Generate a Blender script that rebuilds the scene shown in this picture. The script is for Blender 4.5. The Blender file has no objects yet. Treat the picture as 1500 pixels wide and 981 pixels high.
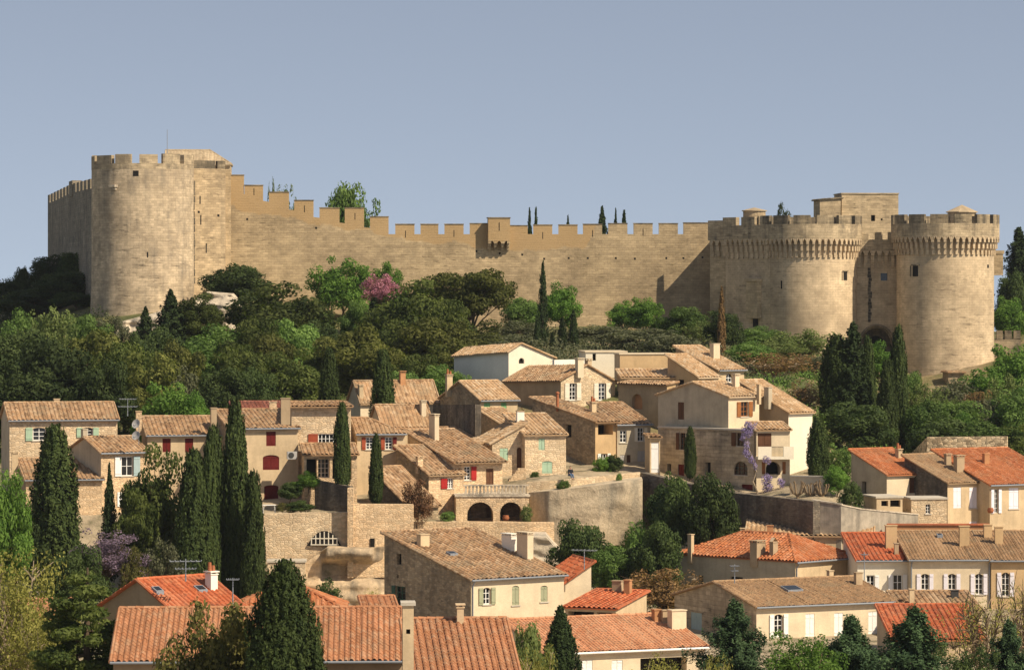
import bpy, bmesh, math, random
import numpy as np
from mathutils import Vector, Matrix
R = math.radians
S = bpy.context.scene
COL = S.collection
# ------------------------------------------------------------------ camera, sky, sun, exposure
ZC, FPX, CX, HY = 26.5, 5500.0, 750.0, 430.0     # camera height, focal length and horizon of the 1500 px photograph
cam = bpy.data.cameras.new('camera'); camo = bpy.data.objects.new('camera', cam); COL.objects.link(camo)
camo.location = (0, 0, ZC); camo.rotation_euler = (R(90), 0, 0)
cam.sensor_width = 36; cam.lens = FPX/1500*36; cam.shift_y = -(490.5-HY)/1500
cam.clip_start = 1; cam.clip_end = 20000
S.camera = camo
SUN_AZ, SUN_EL = 55.0, 44.0                      # to the right of the line back to the camera, height
sd = Vector((math.sin(R(SUN_AZ))*math.cos(R(SUN_EL)), -math.cos(R(SUN_AZ))*math.cos(R(SUN_EL)), math.sin(R(SUN_EL))))
world = bpy.data.worlds.new('World'); S.world = world; world.use_nodes = True
wn = world.node_tree; bg = wn.nodes['Background']
sky = wn.nodes.new('ShaderNodeTexSky'); sky.sky_type = 'NISHITA'; sky.sun_disc = False
sky.sun_elevation = R(SUN_EL); sky.sun_rotation = R(180-SUN_AZ)
sky.altitude = 100; sky.air_density = 1.0; sky.dust_density = 1.2; sky.ozone_density = 2.0
wtc = wn.nodes.new('ShaderNodeTexCoord'); wmap = wn.nodes.new('ShaderNodeMapping')
wmap.inputs['Location'].default_value = (0, 0, .2); wmap.inputs['Scale'].default_value = (1, 1, 1.8)
whs = wn.nodes.new('ShaderNodeHueSaturation'); whs.inputs['Saturation'].default_value = .56; whs.inputs['Value'].default_value = 1.0
wn.links.new(wtc.outputs['Generated'], wmap.inputs[0]); wn.links.new(wmap.outputs[0], sky.inputs[0])
wn.links.new(sky.outputs[0], whs.inputs['Color']); wn.links.new(whs.outputs[0], bg.inputs[0])
bg.inputs[1].default_value = .088
sl = bpy.data.lights.new('sun', 'SUN'); slo = bpy.data.objects.new('sun', sl); COL.objects.link(slo)
sl.energy = 4.4; sl.angle = R(.5); sl.color = (1, .855, .65)
slo.rotation_euler = sd.to_track_quat('Z', 'Y').to_euler(); slo.location = (200, -100, 300)
S.view_settings.view_transform = 'Standard'; S.view_settings.look = 'None'
S.view_settings.exposure = 0.57; S.view_settings.gamma = 1.0
S.cycles.max_bounces = 6; S.cycles.transparent_max_bounces = 8; S.cycles.use_denoising = True

# ------------------------------------------------------------------ helpers
def P(px, py, D):
    return Vector(((px-CX)*D/FPX, D, ZC+(HY-py)*D/FPX))
def mpp(D): return D/FPX
def tag(o, label, cat, group=None, kind=None):
    if label: o['label'] = label
    if cat: o['category'] = cat
    if group: o['group'] = group
    if kind: o['kind'] = kind
    return o
def empty(name, loc, label, cat, rz=0, group=None):
    o = bpy.data.objects.new(name, None); COL.objects.link(o); o.empty_display_size = .5
    o.location = loc; o.rotation_euler = (0, 0, rz)
    return tag(o, label, cat, group)
class MB:
    """collects faces with UVs in metres, builds one mesh object"""
    def __init__(s): s.v = []; s.f = []; s.uv = []; s.sm = False; s.mi = []; s.m = 0
    def face(s, pts, uv=None):
        i = len(s.v); s.v += [tuple(p) for p in pts]; s.f.append(tuple(range(i, i+len(pts)))); s.mi.append(s.m)
        if uv is None:
            a, b, c = Vector(pts[0]), Vector(pts[1]), Vector(pts[2])
            n = (b-a).cross(c-a)
            if n.length < 1e-9: n = Vector((0, 0, 1))
            n.normalize()
            if abs(n.z) > .75: uv = [(p[0], p[1]) for p in pts]
            else:
                t = Vector((-n.y, n.x, 0)).normalized()
                uv = [(p[0]*t.x+p[1]*t.y, p[2]) for p in pts]
        s.uv += list(uv)
    def mesh(s, verts, faces, uvs=None):
        if uvs is None:
            for f in faces: s.face([verts[k] for k in f])
            return
        i = len(s.v); s.v += [tuple(p) for p in verts]
        for f in faces:
            s.f.append(tuple(i+k for k in f)); s.uv += [uvs[k] for k in f]; s.mi.append(s.m)
    def box(s, x0, y0, z0, x1, y1, z1, M=None):
        c = [Vector((x, y, z)) for z in (z0, z1) for x, y in ((x0, y0), (x1, y0), (x1, y1), (x0, y1))]
        if M: c = [M @ p for p in c]
        for f in ((0,1,5,4), (1,2,6,5), (2,3,7,6), (3,0,4,7), (4,5,6,7), (3,2,1,0)): s.face([c[k] for k in f])
    def prism(s, poly, z0, z1):
        """poly: ccw xy list; z0, z1 numbers or lists"""
        n = len(poly); a = z0 if isinstance(z0, (list, tuple)) else [z0]*n; b = z1 if isinstance(z1, (list, tuple)) else [z1]*n
        lo = [Vector((p[0], p[1], a[k])) for k, p in enumerate(poly)]; hi = [Vector((p[0], p[1], b[k])) for k, p in enumerate(poly)]
        for k in range(n):
            j = (k+1) % n; s.face([lo[k], lo[j], hi[j], hi[k]])
        s.face(hi); s.face(lo[::-1])
    def lathe(s, prof, n=48, c=(0, 0), a0=0., a1=2*math.pi, cap=True):
        """prof: list of (r, z)"""
        vs, us = [], []
        rm = max(p[0] for p in prof)
        for k in range(n+1):
            a = a0+(a1-a0)*k/n
            for r, z in prof:
                vs.append((c[0]+r*math.cos(a), c[1]+r*math.sin(a), z)); us.append((rm*a, z))
        m = len(prof); fs = []
        for k in range(n):
            for j in range(m-1):
                fs.append((k*m+j, (k+1)*m+j, (k+1)*m+j+1, k*m+j+1))
        s.mesh(vs, fs, us)
    def tube(s, pts, rad, n=6):
        pts = [Vector(p) for p in pts]; rad = rad if isinstance(rad, (list, tuple)) else [rad]*len(pts)
        vs, us = [], []
        for i, p in enumerate(pts):
            d = (pts[min(i+1, len(pts)-1)]-pts[max(i-1, 0)])
            if d.length < 1e-6: d = Vector((0, 0, 1))
            d.normalize(); u = d.orthogonal().normalized(); w = d.cross(u)
            if i and (u.dot(pu) < .5):
                u = (pu-d*pu.dot(d)).normalized(); w = d.cross(u)
            pu = u
            for k in range(n):
                a = 2*math.pi*k/n; q = p+(u*math.cos(a)+w*math.sin(a))*rad[i]; vs.append(tuple(q)); us.append((k/n, i*.5))
        fs = [(i*n+k, i*n+(k+1) % n, (i+1)*n+(k+1) % n, (i+1)*n+k) for i in range(len(pts)-1) for k in range(n)]
        fs += [tuple(range(n))[::-1], tuple(range((len(pts)-1)*n, len(pts)*n))]
        s.mesh(vs, fs, us)
    def build(s, name, mat, parent=None, smooth=False):
        me = bpy.data.meshes.new(name); me.from_pydata(s.v, [], s.f)
        ul = me.uv_layers.new(name='UVMap')
        ul.data.foreach_set('uv', np.array(s.uv, dtype=np.float32).ravel())
        for m in (mat if isinstance(mat, (list, tuple)) else [mat]): me.materials.append(m)
        if any(s.mi): me.polygons.foreach_set('material_index', np.array(s.mi, dtype=np.int32))
        if smooth: me.polygons.foreach_set('use_smooth', np.ones(len(me.polygons), dtype=bool))
        me.update()
        o = bpy.data.objects.new(name, me); COL.objects.link(o)
        if parent is not None: o.parent = parent
        return o

# ------------------------------------------------------------------ materials
def new_mat(name):
    m = bpy.data.materials.new(name); m.use_nodes = True
    nt = m.node_tree; b = nt.nodes['Principled BSDF']; b.inputs['Roughness'].default_value = .9
    b.inputs['Specular IOR Level'].default_value = .15
    return m, nt, b
class G:
    def __init__(s, nt): s.nt = nt
    def n(s, t, **kw):
        x = s.nt.nodes.new('ShaderNode'+t)
        for k, v in kw.items():
            if k in x.inputs: x.inputs[k].default_value = v
            else: setattr(x, k, v)
        return x
    def l(s, a, b): s.nt.links.new(a, b)
    def noise(s, vec, scale, detail=4, rough=.55):
        x = s.n('TexNoise'); x.inputs['Scale'].default_value = scale; x.inputs['Detail'].default_value = detail; x.inputs['Roughness'].default_value = rough
        s.l(vec, x.inputs['Vector']); return x.outputs['Fac']
    def ramp(s, fac, stops):
        x = s.n('ValToRGB'); e = x.color_ramp.elements
        while len(e) < len(stops): e.new(.5)
        for k, (p, c) in enumerate(stops): e[k].position = p; e[k].color = (*c, 1) if len(c) == 3 else c
        s.l(fac, x.inputs[0]); return x.outputs[0]
    def mix(s, fac, a, b, mode='MIX'):
        x = s.n('MixRGB'); x.blend_type = mode
        for k, v in ((0, fac), (1, a), (2, b)):
            if hasattr(v, 'is_linked'): s.l(v, x.inputs[k])
            elif k == 0: x.inputs[0].default_value = v
            else: x.inputs[k].default_value = (*v, 1)
        return x.outputs[0]
    def math(s, op, a, b=0.):
        x = s.n('Math'); x.operation = op
        for k, v in enumerate((a, b)):
            if hasattr(v, 'is_linked'): s.l(v, x.inputs[k])
            else: x.inputs[k].default_value = v
        return x.outputs[0]
    def uvoff(s, k=37.):
        """UV in metres plus an offset per object, so that two walls never share a pattern"""
        tc = s.n('TexCoord'); oi = s.n('ObjectInfo'); m = s.n('VectorMath'); m.operation = 'SCALE'
        cb = s.n('CombineXYZ'); s.l(oi.outputs['Random'], cb.inputs[0]); s.l(oi.outputs['Random'], cb.inputs[1]); s.l(oi.outputs['Random'], cb.inputs[2])
        s.l(cb.outputs[0], m.inputs[0]); m.inputs['Scale'].default_value = k
        a = s.n('VectorMath'); s.l(tc.outputs['UV'], a.inputs[0]); s.l(m.outputs[0], a.inputs[1]); return a.outputs[0]
    def mapv(s, vec, sc, loc=(0, 0, 0)):
        x = s.n('Mapping'); x.inputs['Scale'].default_value = sc; x.inputs['Location'].default_value = loc; s.l(vec, x.inputs[0]); return x.outputs[0]
    def bump(s, h, b, strength=.5, dist=.05):
        x = s.n('Bump'); x.inputs['Strength'].default_value = strength; x.inputs['Distance'].default_value = dist
        s.l(h, x.inputs['Height']); s.l(x.outputs[0], b.inputs['Normal'])
def grey(v): return (v, v, v)
def mulc(c, k): return tuple(min(1, x*k) for x in c)

def ashlar(name, c, bw=.8, bh=.34, var=.16, stain=.5, dark=(.10, .085, .065), dark_at=.62, bump=.5, ochre=None, rowk=.4):
    """coursed stone: blocks vary, joints, run-off streaks and patches of patina"""
    m, nt, b = new_mat(name); g = G(nt); uv = g.uvoff()
    wob = g.n('TexNoise'); wob.inputs['Scale'].default_value = .8; g.l(uv, wob.inputs['Vector'])
    ad = g.n('VectorMath'); ad.operation = 'MULTIPLY_ADD'; g.l(wob.outputs['Color'], ad.inputs[0]); ad.inputs[1].default_value = (.35, .12, 0); g.l(uv, ad.inputs[2])
    br = g.n('TexBrick'); br.offset = .5
    for k, v in (('Scale', 1), ('Mortar Size', .022), ('Brick Width', bw), ('Row Height', bh), ('Mortar Smooth', .4), ('Bias', 0.)): br.inputs[k].default_value = v
    br.inputs['Color1'].default_value = (*mulc(c, 1+var), 1); br.inputs['Color2'].default_value = (*mulc(c, 1-var), 1); br.inputs['Mortar'].default_value = (*mulc(c, .74), 1)
    g.l(ad.outputs[0], br.inputs['Vector'])
    col = br.outputs['Color']
    rows = g.noise(g.mapv(uv, (.06, 1.9, 1)), 1., 3)                     # whole courses differ
    col = g.mix(rowk, col, g.ramp(rows, [(.3, grey(.7)), (.7, grey(1.15))]), 'MULTIPLY')
    big = g.noise(uv, .16, 5, .6)
    col = g.mix(.9, col, g.ramp(big, [(.3, (.66, .64, .62)), (.66, (1.14, 1.12, 1.08))]), 'MULTIPLY')
    col = g.mix(.8, col, g.ramp(g.noise(uv, .7, 6, .7), [(.34, grey(.72)), (.62, grey(1.1))]), 'MULTIPLY')
    st = g.noise(g.mapv(uv, (1.1, .13, 1)), 1., 5, .62)                  # streaks running down
    pt = g.noise(uv, .42, 6, .68)
    f = g.math('MULTIPLY', g.math('ADD', st, pt), .5)
    col = g.mix(g.ramp(f, [(dark_at-.09, grey(0)), (dark_at+.09, grey(stain))]), col, dark)
    fine = g.noise(uv, 9., 3)
    zone = g.ramp(g.noise(uv, .11, 3, .6), [(.42, grey(0)), (.6, grey(1))])
    pit0 = g.ramp(g.noise(g.mapv(uv, (.55, 2.9, 1)), 1.25, 5, .7), [(.55, grey(1)), (.66, grey(.34))])
    pit = g.mix(zone, g.mix(.25, (1, 1, 1), pit0), pit0)   # weathered-out blocks
    col = g.mix(.8, col, pit, 'MULTIPLY')
    if ochre:                                                            # later plaster of another colour
        a = g.n('Attribute', attribute_name='plaster')
        ef = g.math('ADD', a.outputs['Fac'], g.math('MULTIPLY', g.math('SUBTRACT', g.noise(uv, .25, 4), .5), 1.1))
        oc = g.mix(.35, ochre, g.ramp(fine, [(.3, grey(.7)), (.7, grey(1.2))]), 'MULTIPLY')
        oc = g.mix(.5, oc, g.ramp(big, [(.3, grey(.8)), (.7, grey(1.1))]), 'MULTIPLY')
        col = g.mix(g.ramp(ef, [(.47, grey(0)), (.55, grey(.9))]), col, oc)
    g.l(col, b.inputs['Base Color'])
    h = g.math('ADD', g.math('MULTIPLY', br.outputs['Fac'], -.6), g.math('MULTIPLY', pit, .8)); h = g.math('ADD', h, g.math('MULTIPLY', fine, .7))
    g.bump(h, b, bump, .06)
    return m
def rubble(name, c, sc=2.6, var=.3, stain=.5, dark=(.11, .095, .075), mortar=None, bump=.6, dark_at=.6):
    m, nt, b = new_mat(name); g = G(nt); uv = g.uvoff()
    v = g.mapv(uv, (sc*1.25, sc*2.3, 1))
    wob = g.n('TexNoise'); wob.inputs['Scale'].default_value = 1.4; g.l(v, wob.inputs['Vector'])
    ad = g.n('VectorMath'); ad.operation = 'MULTIPLY_ADD'; g.l(wob.outputs['Color'], ad.inputs[0]); ad.inputs[1].default_value = (.5, .3, 0); g.l(v, ad.inputs[2])
    vo = g.n('TexVoronoi'); vo.voronoi_dimensions = '2D'; vo.inputs['Scale'].default_value = 1; vo.inputs['Randomness'].default_value = .85; g.l(ad.outputs[0], vo.inputs['Vector'])
    ve = g.n('TexVoronoi'); ve.voronoi_dimensions = '2D'; ve.feature = 'DISTANCE_TO_EDGE'; ve.inputs['Scale'].default_value = 1; ve.inputs['Randomness'].default_value = .85; g.l(ad.outputs[0], ve.inputs['Vector'])
    sp = g.n('SeparateColor'); g.l(vo.outputs['Color'], sp.inputs[0])
    col = g.mix(1., c, g.ramp(sp.outputs[0], [(0, grey(1-var)), (1, grey(1+var))]), 'MULTIPLY')
    col = g.mix(.25, col, g.ramp(sp.outputs[1], [(.2, (1, .8, .6)), (.8, (1., 1, 1))]), 'MULTIPLY')
    col = g.mix(g.ramp(ve.outputs['Distance'], [(.02, grey(.6)), (.12, grey(0))]), col, mortar or mulc(c, .8))
    big = g.noise(uv, .3, 5, .6)
    col = g.mix(.8, col, g.ramp(big, [(.3, (.7, .68, .66)), (.68, (1.12, 1.1, 1.06))]), 'MULTIPLY')
    st = g.noise(g.mapv(uv, (1.3, .2, 1)), 1., 5, .62); pt = g.noise(uv, .6, 6, .68)
    f = g.math('MULTIPLY', g.math('ADD', st, pt), .5)
    col = g.mix(g.ramp(f, [(dark_at-.09, grey(0)), (dark_at+.1, grey(stain))]), col, dark)
    g.l(col, b.inputs['Base Color'])
    h = g.math('ADD', g.ramp(ve.outputs['Distance'], [(0, grey(0)), (.15, grey(1))]), g.math('MULTIPLY', g.noise(uv, 8., 3), .6))
    g.bump(h, b, bump, .06)
    return m
def stucco(name, c, stain=.5, var=.16, dark=None, bump=.3, dark_at=.58):
    m, nt, b = new_mat(name); g = G(nt); uv = g.uvoff()
    big = g.noise(uv, .45, 6, .6)
    col = g.mix(1., c, g.ramp(big, [(.28, grey(1-var)), (.7, grey(1+var*.7))]), 'MULTIPLY')
    st = g.noise(g.mapv(uv, (1.6, .18, 1)), 1., 5, .62); pt = g.noise(uv, .8, 6, .7)
    f = g.math('MULTIPLY', g.math('ADD', st, pt), .5)
    col = g.mix(g.ramp(f, [(dark_at-.12, grey(0)), (dark_at+.1, grey(stain))]), col, dark or mulc(c, .45))
    fine = g.noise(uv, 7., 4, .65)
    col = g.mix(.5, col, g.ramp(fine, [(.3, grey(.86)), (.7, grey(1.1))]), 'MULTIPLY')
    g.l(col, b.inputs['Base Color']); g.bump(fine, b, bump, .03)
    return m
def tiles(name, cols, patch=(.20, .16, .12), patch_amt=.45, dirt=.5):
    """clay tiles; UV counts columns and rows, each tile has its own colour"""
    m, nt, b = new_mat(name); g = G(nt); tc = g.n('TexCoord'); oi = g.n('ObjectInfo')
    fl = g.n('VectorMath'); fl.operation = 'FLOOR'; g.l(tc.outputs['UV'], fl.inputs[0])
    cb = g.n('CombineXYZ'); g.l(g.math('MULTIPLY', oi.outputs['Random'], 91.), cb.inputs[2])
    ad = g.n('VectorMath'); g.l(fl.outputs[0], ad.inputs[0]); g.l(cb.outputs[0], ad.inputs[1])
    w = g.n('TexWhiteNoise'); w.noise_dimensions = '3D'; g.l(ad.outputs[0], w.inputs['Vector'])
    n = len(cols)
    col = g.ramp(w.outputs['Value'], [((k+.5)/n, c) for k, c in enumerate(cols)])
    uv = g.n('VectorMath'); g.l(tc.outputs['UV'], uv.inputs[0]); g.l(cb.outputs[0], uv.inputs[1])
    pn = g.noise(g.mapv(uv.outputs[0], (.16, .22, 1)), 1., 6, .68)
    col = g.mix(g.ramp(pn, [(.5, grey(0)), (.64, grey(patch_amt))]), col, patch)
    p2 = g.noise(g.mapv(uv.outputs[0], (.3, .06, 1), (5, 3, 0)), 1., 5, .6)
    col = g.mix(dirt, col, g.ramp(p2, [(.3, grey(.6)), (.65, grey(1.15))]), 'MULTIPLY')
    col = g.mix(.5, col, g.ramp(g.noise(uv.outputs[0], 2.5, 4, .7), [(.3, grey(.7)), (.7, grey(1.2))]), 'MULTIPLY')
    g.l(col, b.inputs['Base Color']); b.inputs['Roughness'].default_value = .85
    return m
def paint(name, c, rough=.6, wear=.25):
    m, nt, b = new_mat(name); g = G(nt); uv = g.uvoff()
    f = g.noise(g.mapv(uv, (3, .8, 1)), 1.5, 5, .65)
    g.l(g.mix(1., c, g.ramp(f, [(.3, grey(1-wear)), (.7, grey(1+wear*.4))]), 'MULTIPLY'), b.inputs['Base Color']); b.inputs['Roughness'].default_value = rough
    wv = g.n('TexWave'); wv.bands_direction = 'Y'; wv.inputs['Scale'].default_value = 3.2; g.l(uv, wv.inputs['Vector']); g.bump(wv.outputs['Fac'], b, .35, .02)
    return m
def glass(name):
    m, nt, b = new_mat(name); b.inputs['Base Color'].default_value = (.012, .014, .016, 1); b.inputs['Roughness'].default_value = .08; b.inputs['Specular IOR Level'].default_value = .5
    return m
def leaf(name, c1, c2, trans=.3, var=.35):
    """c1..c2: colour between one twig and the next; a tree is a little lighter or darker than its neighbour"""
    m, nt, b = new_mat(name); g = G(nt)
    a = g.n('Attribute', attribute_name='tint'); oi = g.n('ObjectInfo')
    col = g.ramp(a.outputs['Fac'], [(0, c1), (1, c2)])
    col = g.mix(1., col, g.ramp(oi.outputs['Random'], [(0, grey(1-var*.5)), (1, grey(1+var*.5))]), 'MULTIPLY')
    g.l(col, b.inputs['Base Color']); b.inputs['Roughness'].default_value = .75
    t = g.n('BsdfTranslucent'); g.l(g.mix(1., col, (1.0, 1.15, .55), 'MULTIPLY'), t.inputs['Color'])
    mx = g.n('MixShader'); mx.inputs[0].default_value = trans; g.l(b.outputs[0], mx.inputs[1]); g.l(t.outputs[0], mx.inputs[2])
    g.l(mx.outputs[0], nt.nodes['Material Output'].inputs[0])
    return m

FORT = (.52, .41, .265)
MT = {
 'fort': ashlar('fort_stone', FORT, .9, .36, .15, .45, (.15, .13, .10), .62),
 'fort_tower': ashlar('tower_stone', (.585, .47, .325), .8, .32, .14, .7, (.20, .17, .13), .555, rowk=.3),
 'fort_gate': ashlar('gate_tower_stone', (.60, .475, .322), .8, .32, .06, .5, (.30, .24, .165), .565, bump=.3, rowk=.14),
 'fort_par': ashlar('streaked_parapet_stone', (.51, .41, .275), .8, .32, .15, .75, (.085, .075, .06), .56),
 'fort_wall': ashlar('curtain_stone', (.43, .335, .21), .8, .32, .12, .35, (.17, .14, .10), .64, ochre=(.40, .275, .14)),
 'fort_top': ashlar('weathered_parapet_stone', (.34, .275, .185), .8, .32, .2, .9, (.06, .055, .045), .515),
 'fort_dark': ashlar('black_patina_stone', (.25, .21, .15), .9, .36, .2, .9, (.05, .045, .038), .46),
 'stone_warm': rubble('warm_rubble_stone', (.66, .50, .325), 2.4, .2, .3),
 'stone_pale': rubble('pale_rubble_stone', (.64, .515, .355), 2.2, .2, .3),
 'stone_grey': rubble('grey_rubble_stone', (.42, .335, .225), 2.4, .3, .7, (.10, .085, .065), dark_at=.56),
 'stone_dark_shade': rubble('dark_shade_stone', (.22, .19, .15), 2.6, .3, .8, (.05, .045, .04), dark_at=.5),  # dark stone; shade of the unlit walls is put into its colour
 'cut_stone': ashlar('cut_house_stone', (.52, .43, .31), .7, .34, .16, .7, (.12, .105, .085), .57),
 'fort_shoulder': ashlar('less_lit_shoulder_stone', (.48, .37, .235), .8, .32, .18, .5, (.17, .14, .10), .60),  # darker than the tower: the shoulder's weaker light is put into the colour
 'fort_shade': ashlar('shaded_rampart_stone', (.33, .285, .215), .8, .32, .15, .7, (.09, .085, .07), .55),  # darker fort stone, part of the rampart's shade is in the colour
 'old_wall': stucco('weathered_garden_wall', (.42, .365, .285), .85, .22, (.15, .135, .11), dark_at=.52),
 'rubble_wall': rubble('coarse_rubble_wall', (.58, .47, .32), 1.7, .5, .4, bump=1.),
 'cream': stucco('cream_render', (.56, .43, .27)),
 'cream_light': stucco('light_cream_render', (.64, .53, .37), .25),
 'ivory': stucco('ivory_render', (.74, .67, .53), .15, .07),
 'white': stucco('white_render', (.80, .76, .66), .12, .06),
 'ochre': stucco('ochre_render', (.52, .365, .20), .35),
 'orange_wall': stucco('orange_render', (.45, .23, .11), .35),
 'brown_render': stucco('brown_render', (.40, .30, .19), .45),
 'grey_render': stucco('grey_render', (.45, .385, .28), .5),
 'rock': None,
 'tile_old': tiles('old_canal_tiles', [(.22, .135, .075), (.35, .22, .12), (.43, .29, .17), (.37, .22, .115), (.30, .19, .11), (.47, .335, .21), (.35, .21, .115)], (.27, .215, .14), .6),
 'tile_pale': tiles('pale_canal_tiles', [(.37, .24, .13), (.46, .305, .17), (.52, .36, .215), (.43, .27, .145), (.55, .42, .28)], (.36, .29, .19), .4),
 'tile_beige': tiles('beige_stone_slabs', [(.44, .34, .22), (.48, .38, .25), (.40, .31, .20)], (.33, .27, .19), .4),
 'tile_brown': tiles('brown_tiles', [(.26, .165, .09), (.32, .205, .115), (.37, .235, .13), (.29, .18, .10)], (.27, .21, .135), .5, .35),
 'tile_orange': tiles('orange_tiles', [(.38, .135, .055), (.44, .16, .065), (.33, .11, .048), (.46, .20, .10)], (.32, .18, .095), .45),
 'tile_red': tiles('red_orange_tiles', [(.40, .11, .045), (.46, .13, .055), (.36, .10, .045), (.48, .17, .08)], (.26, .14, .09), .45),
 'tile_salmon': tiles('salmon_roman_tiles', [(.37, .172, .085), (.42, .20, .105), (.33, .145, .07), (.40, .22, .125)], (.27, .17, .10), .35, .45),
 'tile_peach': tiles('peach_tiles', [(.50, .245, .13), (.55, .28, .155), (.46, .205, .105), (.53, .30, .175)], (.36, .21, .12), .4, .45),
 'tile_darkred': tiles('dark_red_tiles', [(.22, .075, .05), (.29, .11, .075), (.36, .16, .11), (.18, .06, .045)], (.2, .11, .08), .4),
 'glass': glass('dark_window_glass'),
 'dark': paint('dark_interior', (.018, .016, .014), .9, .3),
 'w_white': paint('white_paint', (.78, .77, .74), .5, .1),
 'w_cream': paint('cream_paint', (.70, .64, .52), .5, .12),
 'w_lilac': paint('lilac_white_paint', (.72, .69, .74), .5, .1),
 'w_red': paint('red_paint', (.36, .022, .02), .5, .2),
 'w_maroon': paint('maroon_paint', (.13, .014, .012), .55, .25),
 'w_rust': paint('brick_red_paint', (.33, .075, .035), .55, .2),
 'w_green': paint('pale_green_paint', (.30, .46, .30), .55, .12),
 'w_mint': paint('mint_green_paint', (.36, .50, .36), .55, .12),
 'w_bgreen': paint('leaf_green_paint', (.18, .38, .17), .55, .12),
 'w_olive': paint('olive_grey_paint', (.33, .34, .22), .55, .15),
 'w_grey': paint('grey_paint', (.40, .385, .37), .55, .15),
 'w_brown': paint('brown_wood', (.12, .055, .028), .6, .3),
 'w_orange': paint('orange_wood', (.30, .12, .04), .6, .3),
 'w_blue': paint('blue_grey_paint', (.34, .44, .45), .55, .12),
 'w_dkgreen': paint('dark_green_paint', (.055, .11, .075), .55, .15),
 'zinc': paint('zinc', (.24, .26, .29), .45, .25),
 'iron': paint('dark_iron', (.05, .05, .05), .5, .2),
 'terracotta': paint('terracotta', (.36, .13, .06), .7, .2),
 'concrete': stucco('pale_concrete', (.50, .45, .37), .4),
 'bark': None,
}
def bark(name, c):
    m, nt, b = new_mat(name); g = G(nt); tc = g.n('TexCoord')
    f = g.noise(g.mapv(tc.outputs['Object'], (4, 4, 1)), 1.5, 5, .65)
    g.l(g.mix(1., c, g.ramp(f, [(.3, grey(.55)), (.7, grey(1.3))]), 'MULTIPLY'), b.inputs['Base Color']); g.bump(f, b, .6, .05); return m
MT['bark'] = bark('brown_bark', (.12, .085, .055)); MT['bark_pale'] = bark('pale_bark', (.34, .27, .19))
def rockmat(name, c, strata=True, dark=(.13, .12, .10)):
    m, nt, b = new_mat(name); g = G(nt); tc = g.n('TexCoord'); v = tc.outputs['Object']
    big = g.noise(v, .22, 6, .65)
    col = g.ramp(big, [(.25, mulc(c, .62)), (.5, c), (.75, mulc(c, 1.22))])
    if strata:
        s_ = g.noise(g.mapv(v, (.12, .12, 1.3)), 1., 5, .6); col = g.mix(.7, col, g.ramp(s_, [(.32, grey(.6)), (.62, grey(1.15))]), 'MULTIPLY')
    st = g.noise(g.mapv(v, (.7, .7, .07)), 1., 5, .62)
    col = g.mix(g.ramp(st, [(.48, grey(0)), (.68, grey(.75))]), col, dark)
    fi = g.noise(v, 3.5, 6, .7)
    col = g.mix(.7, col, g.ramp(fi, [(.3, grey(.7)), (.7, grey(1.15))]), 'MULTIPLY')
    g.l(col, b.inputs['Base Color']); g.bump(fi, b, .8, .12); return m
MT['rock'] = rockmat('warm_rock', (.55, .42, .275)); MT['rock_cut'] = rockmat('cut_rock', (.56, .455, .315), False, (.24, .22, .175))
MT['rock_pale'] = rockmat('pale_rock', (.55, .47, .36), False)

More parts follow.
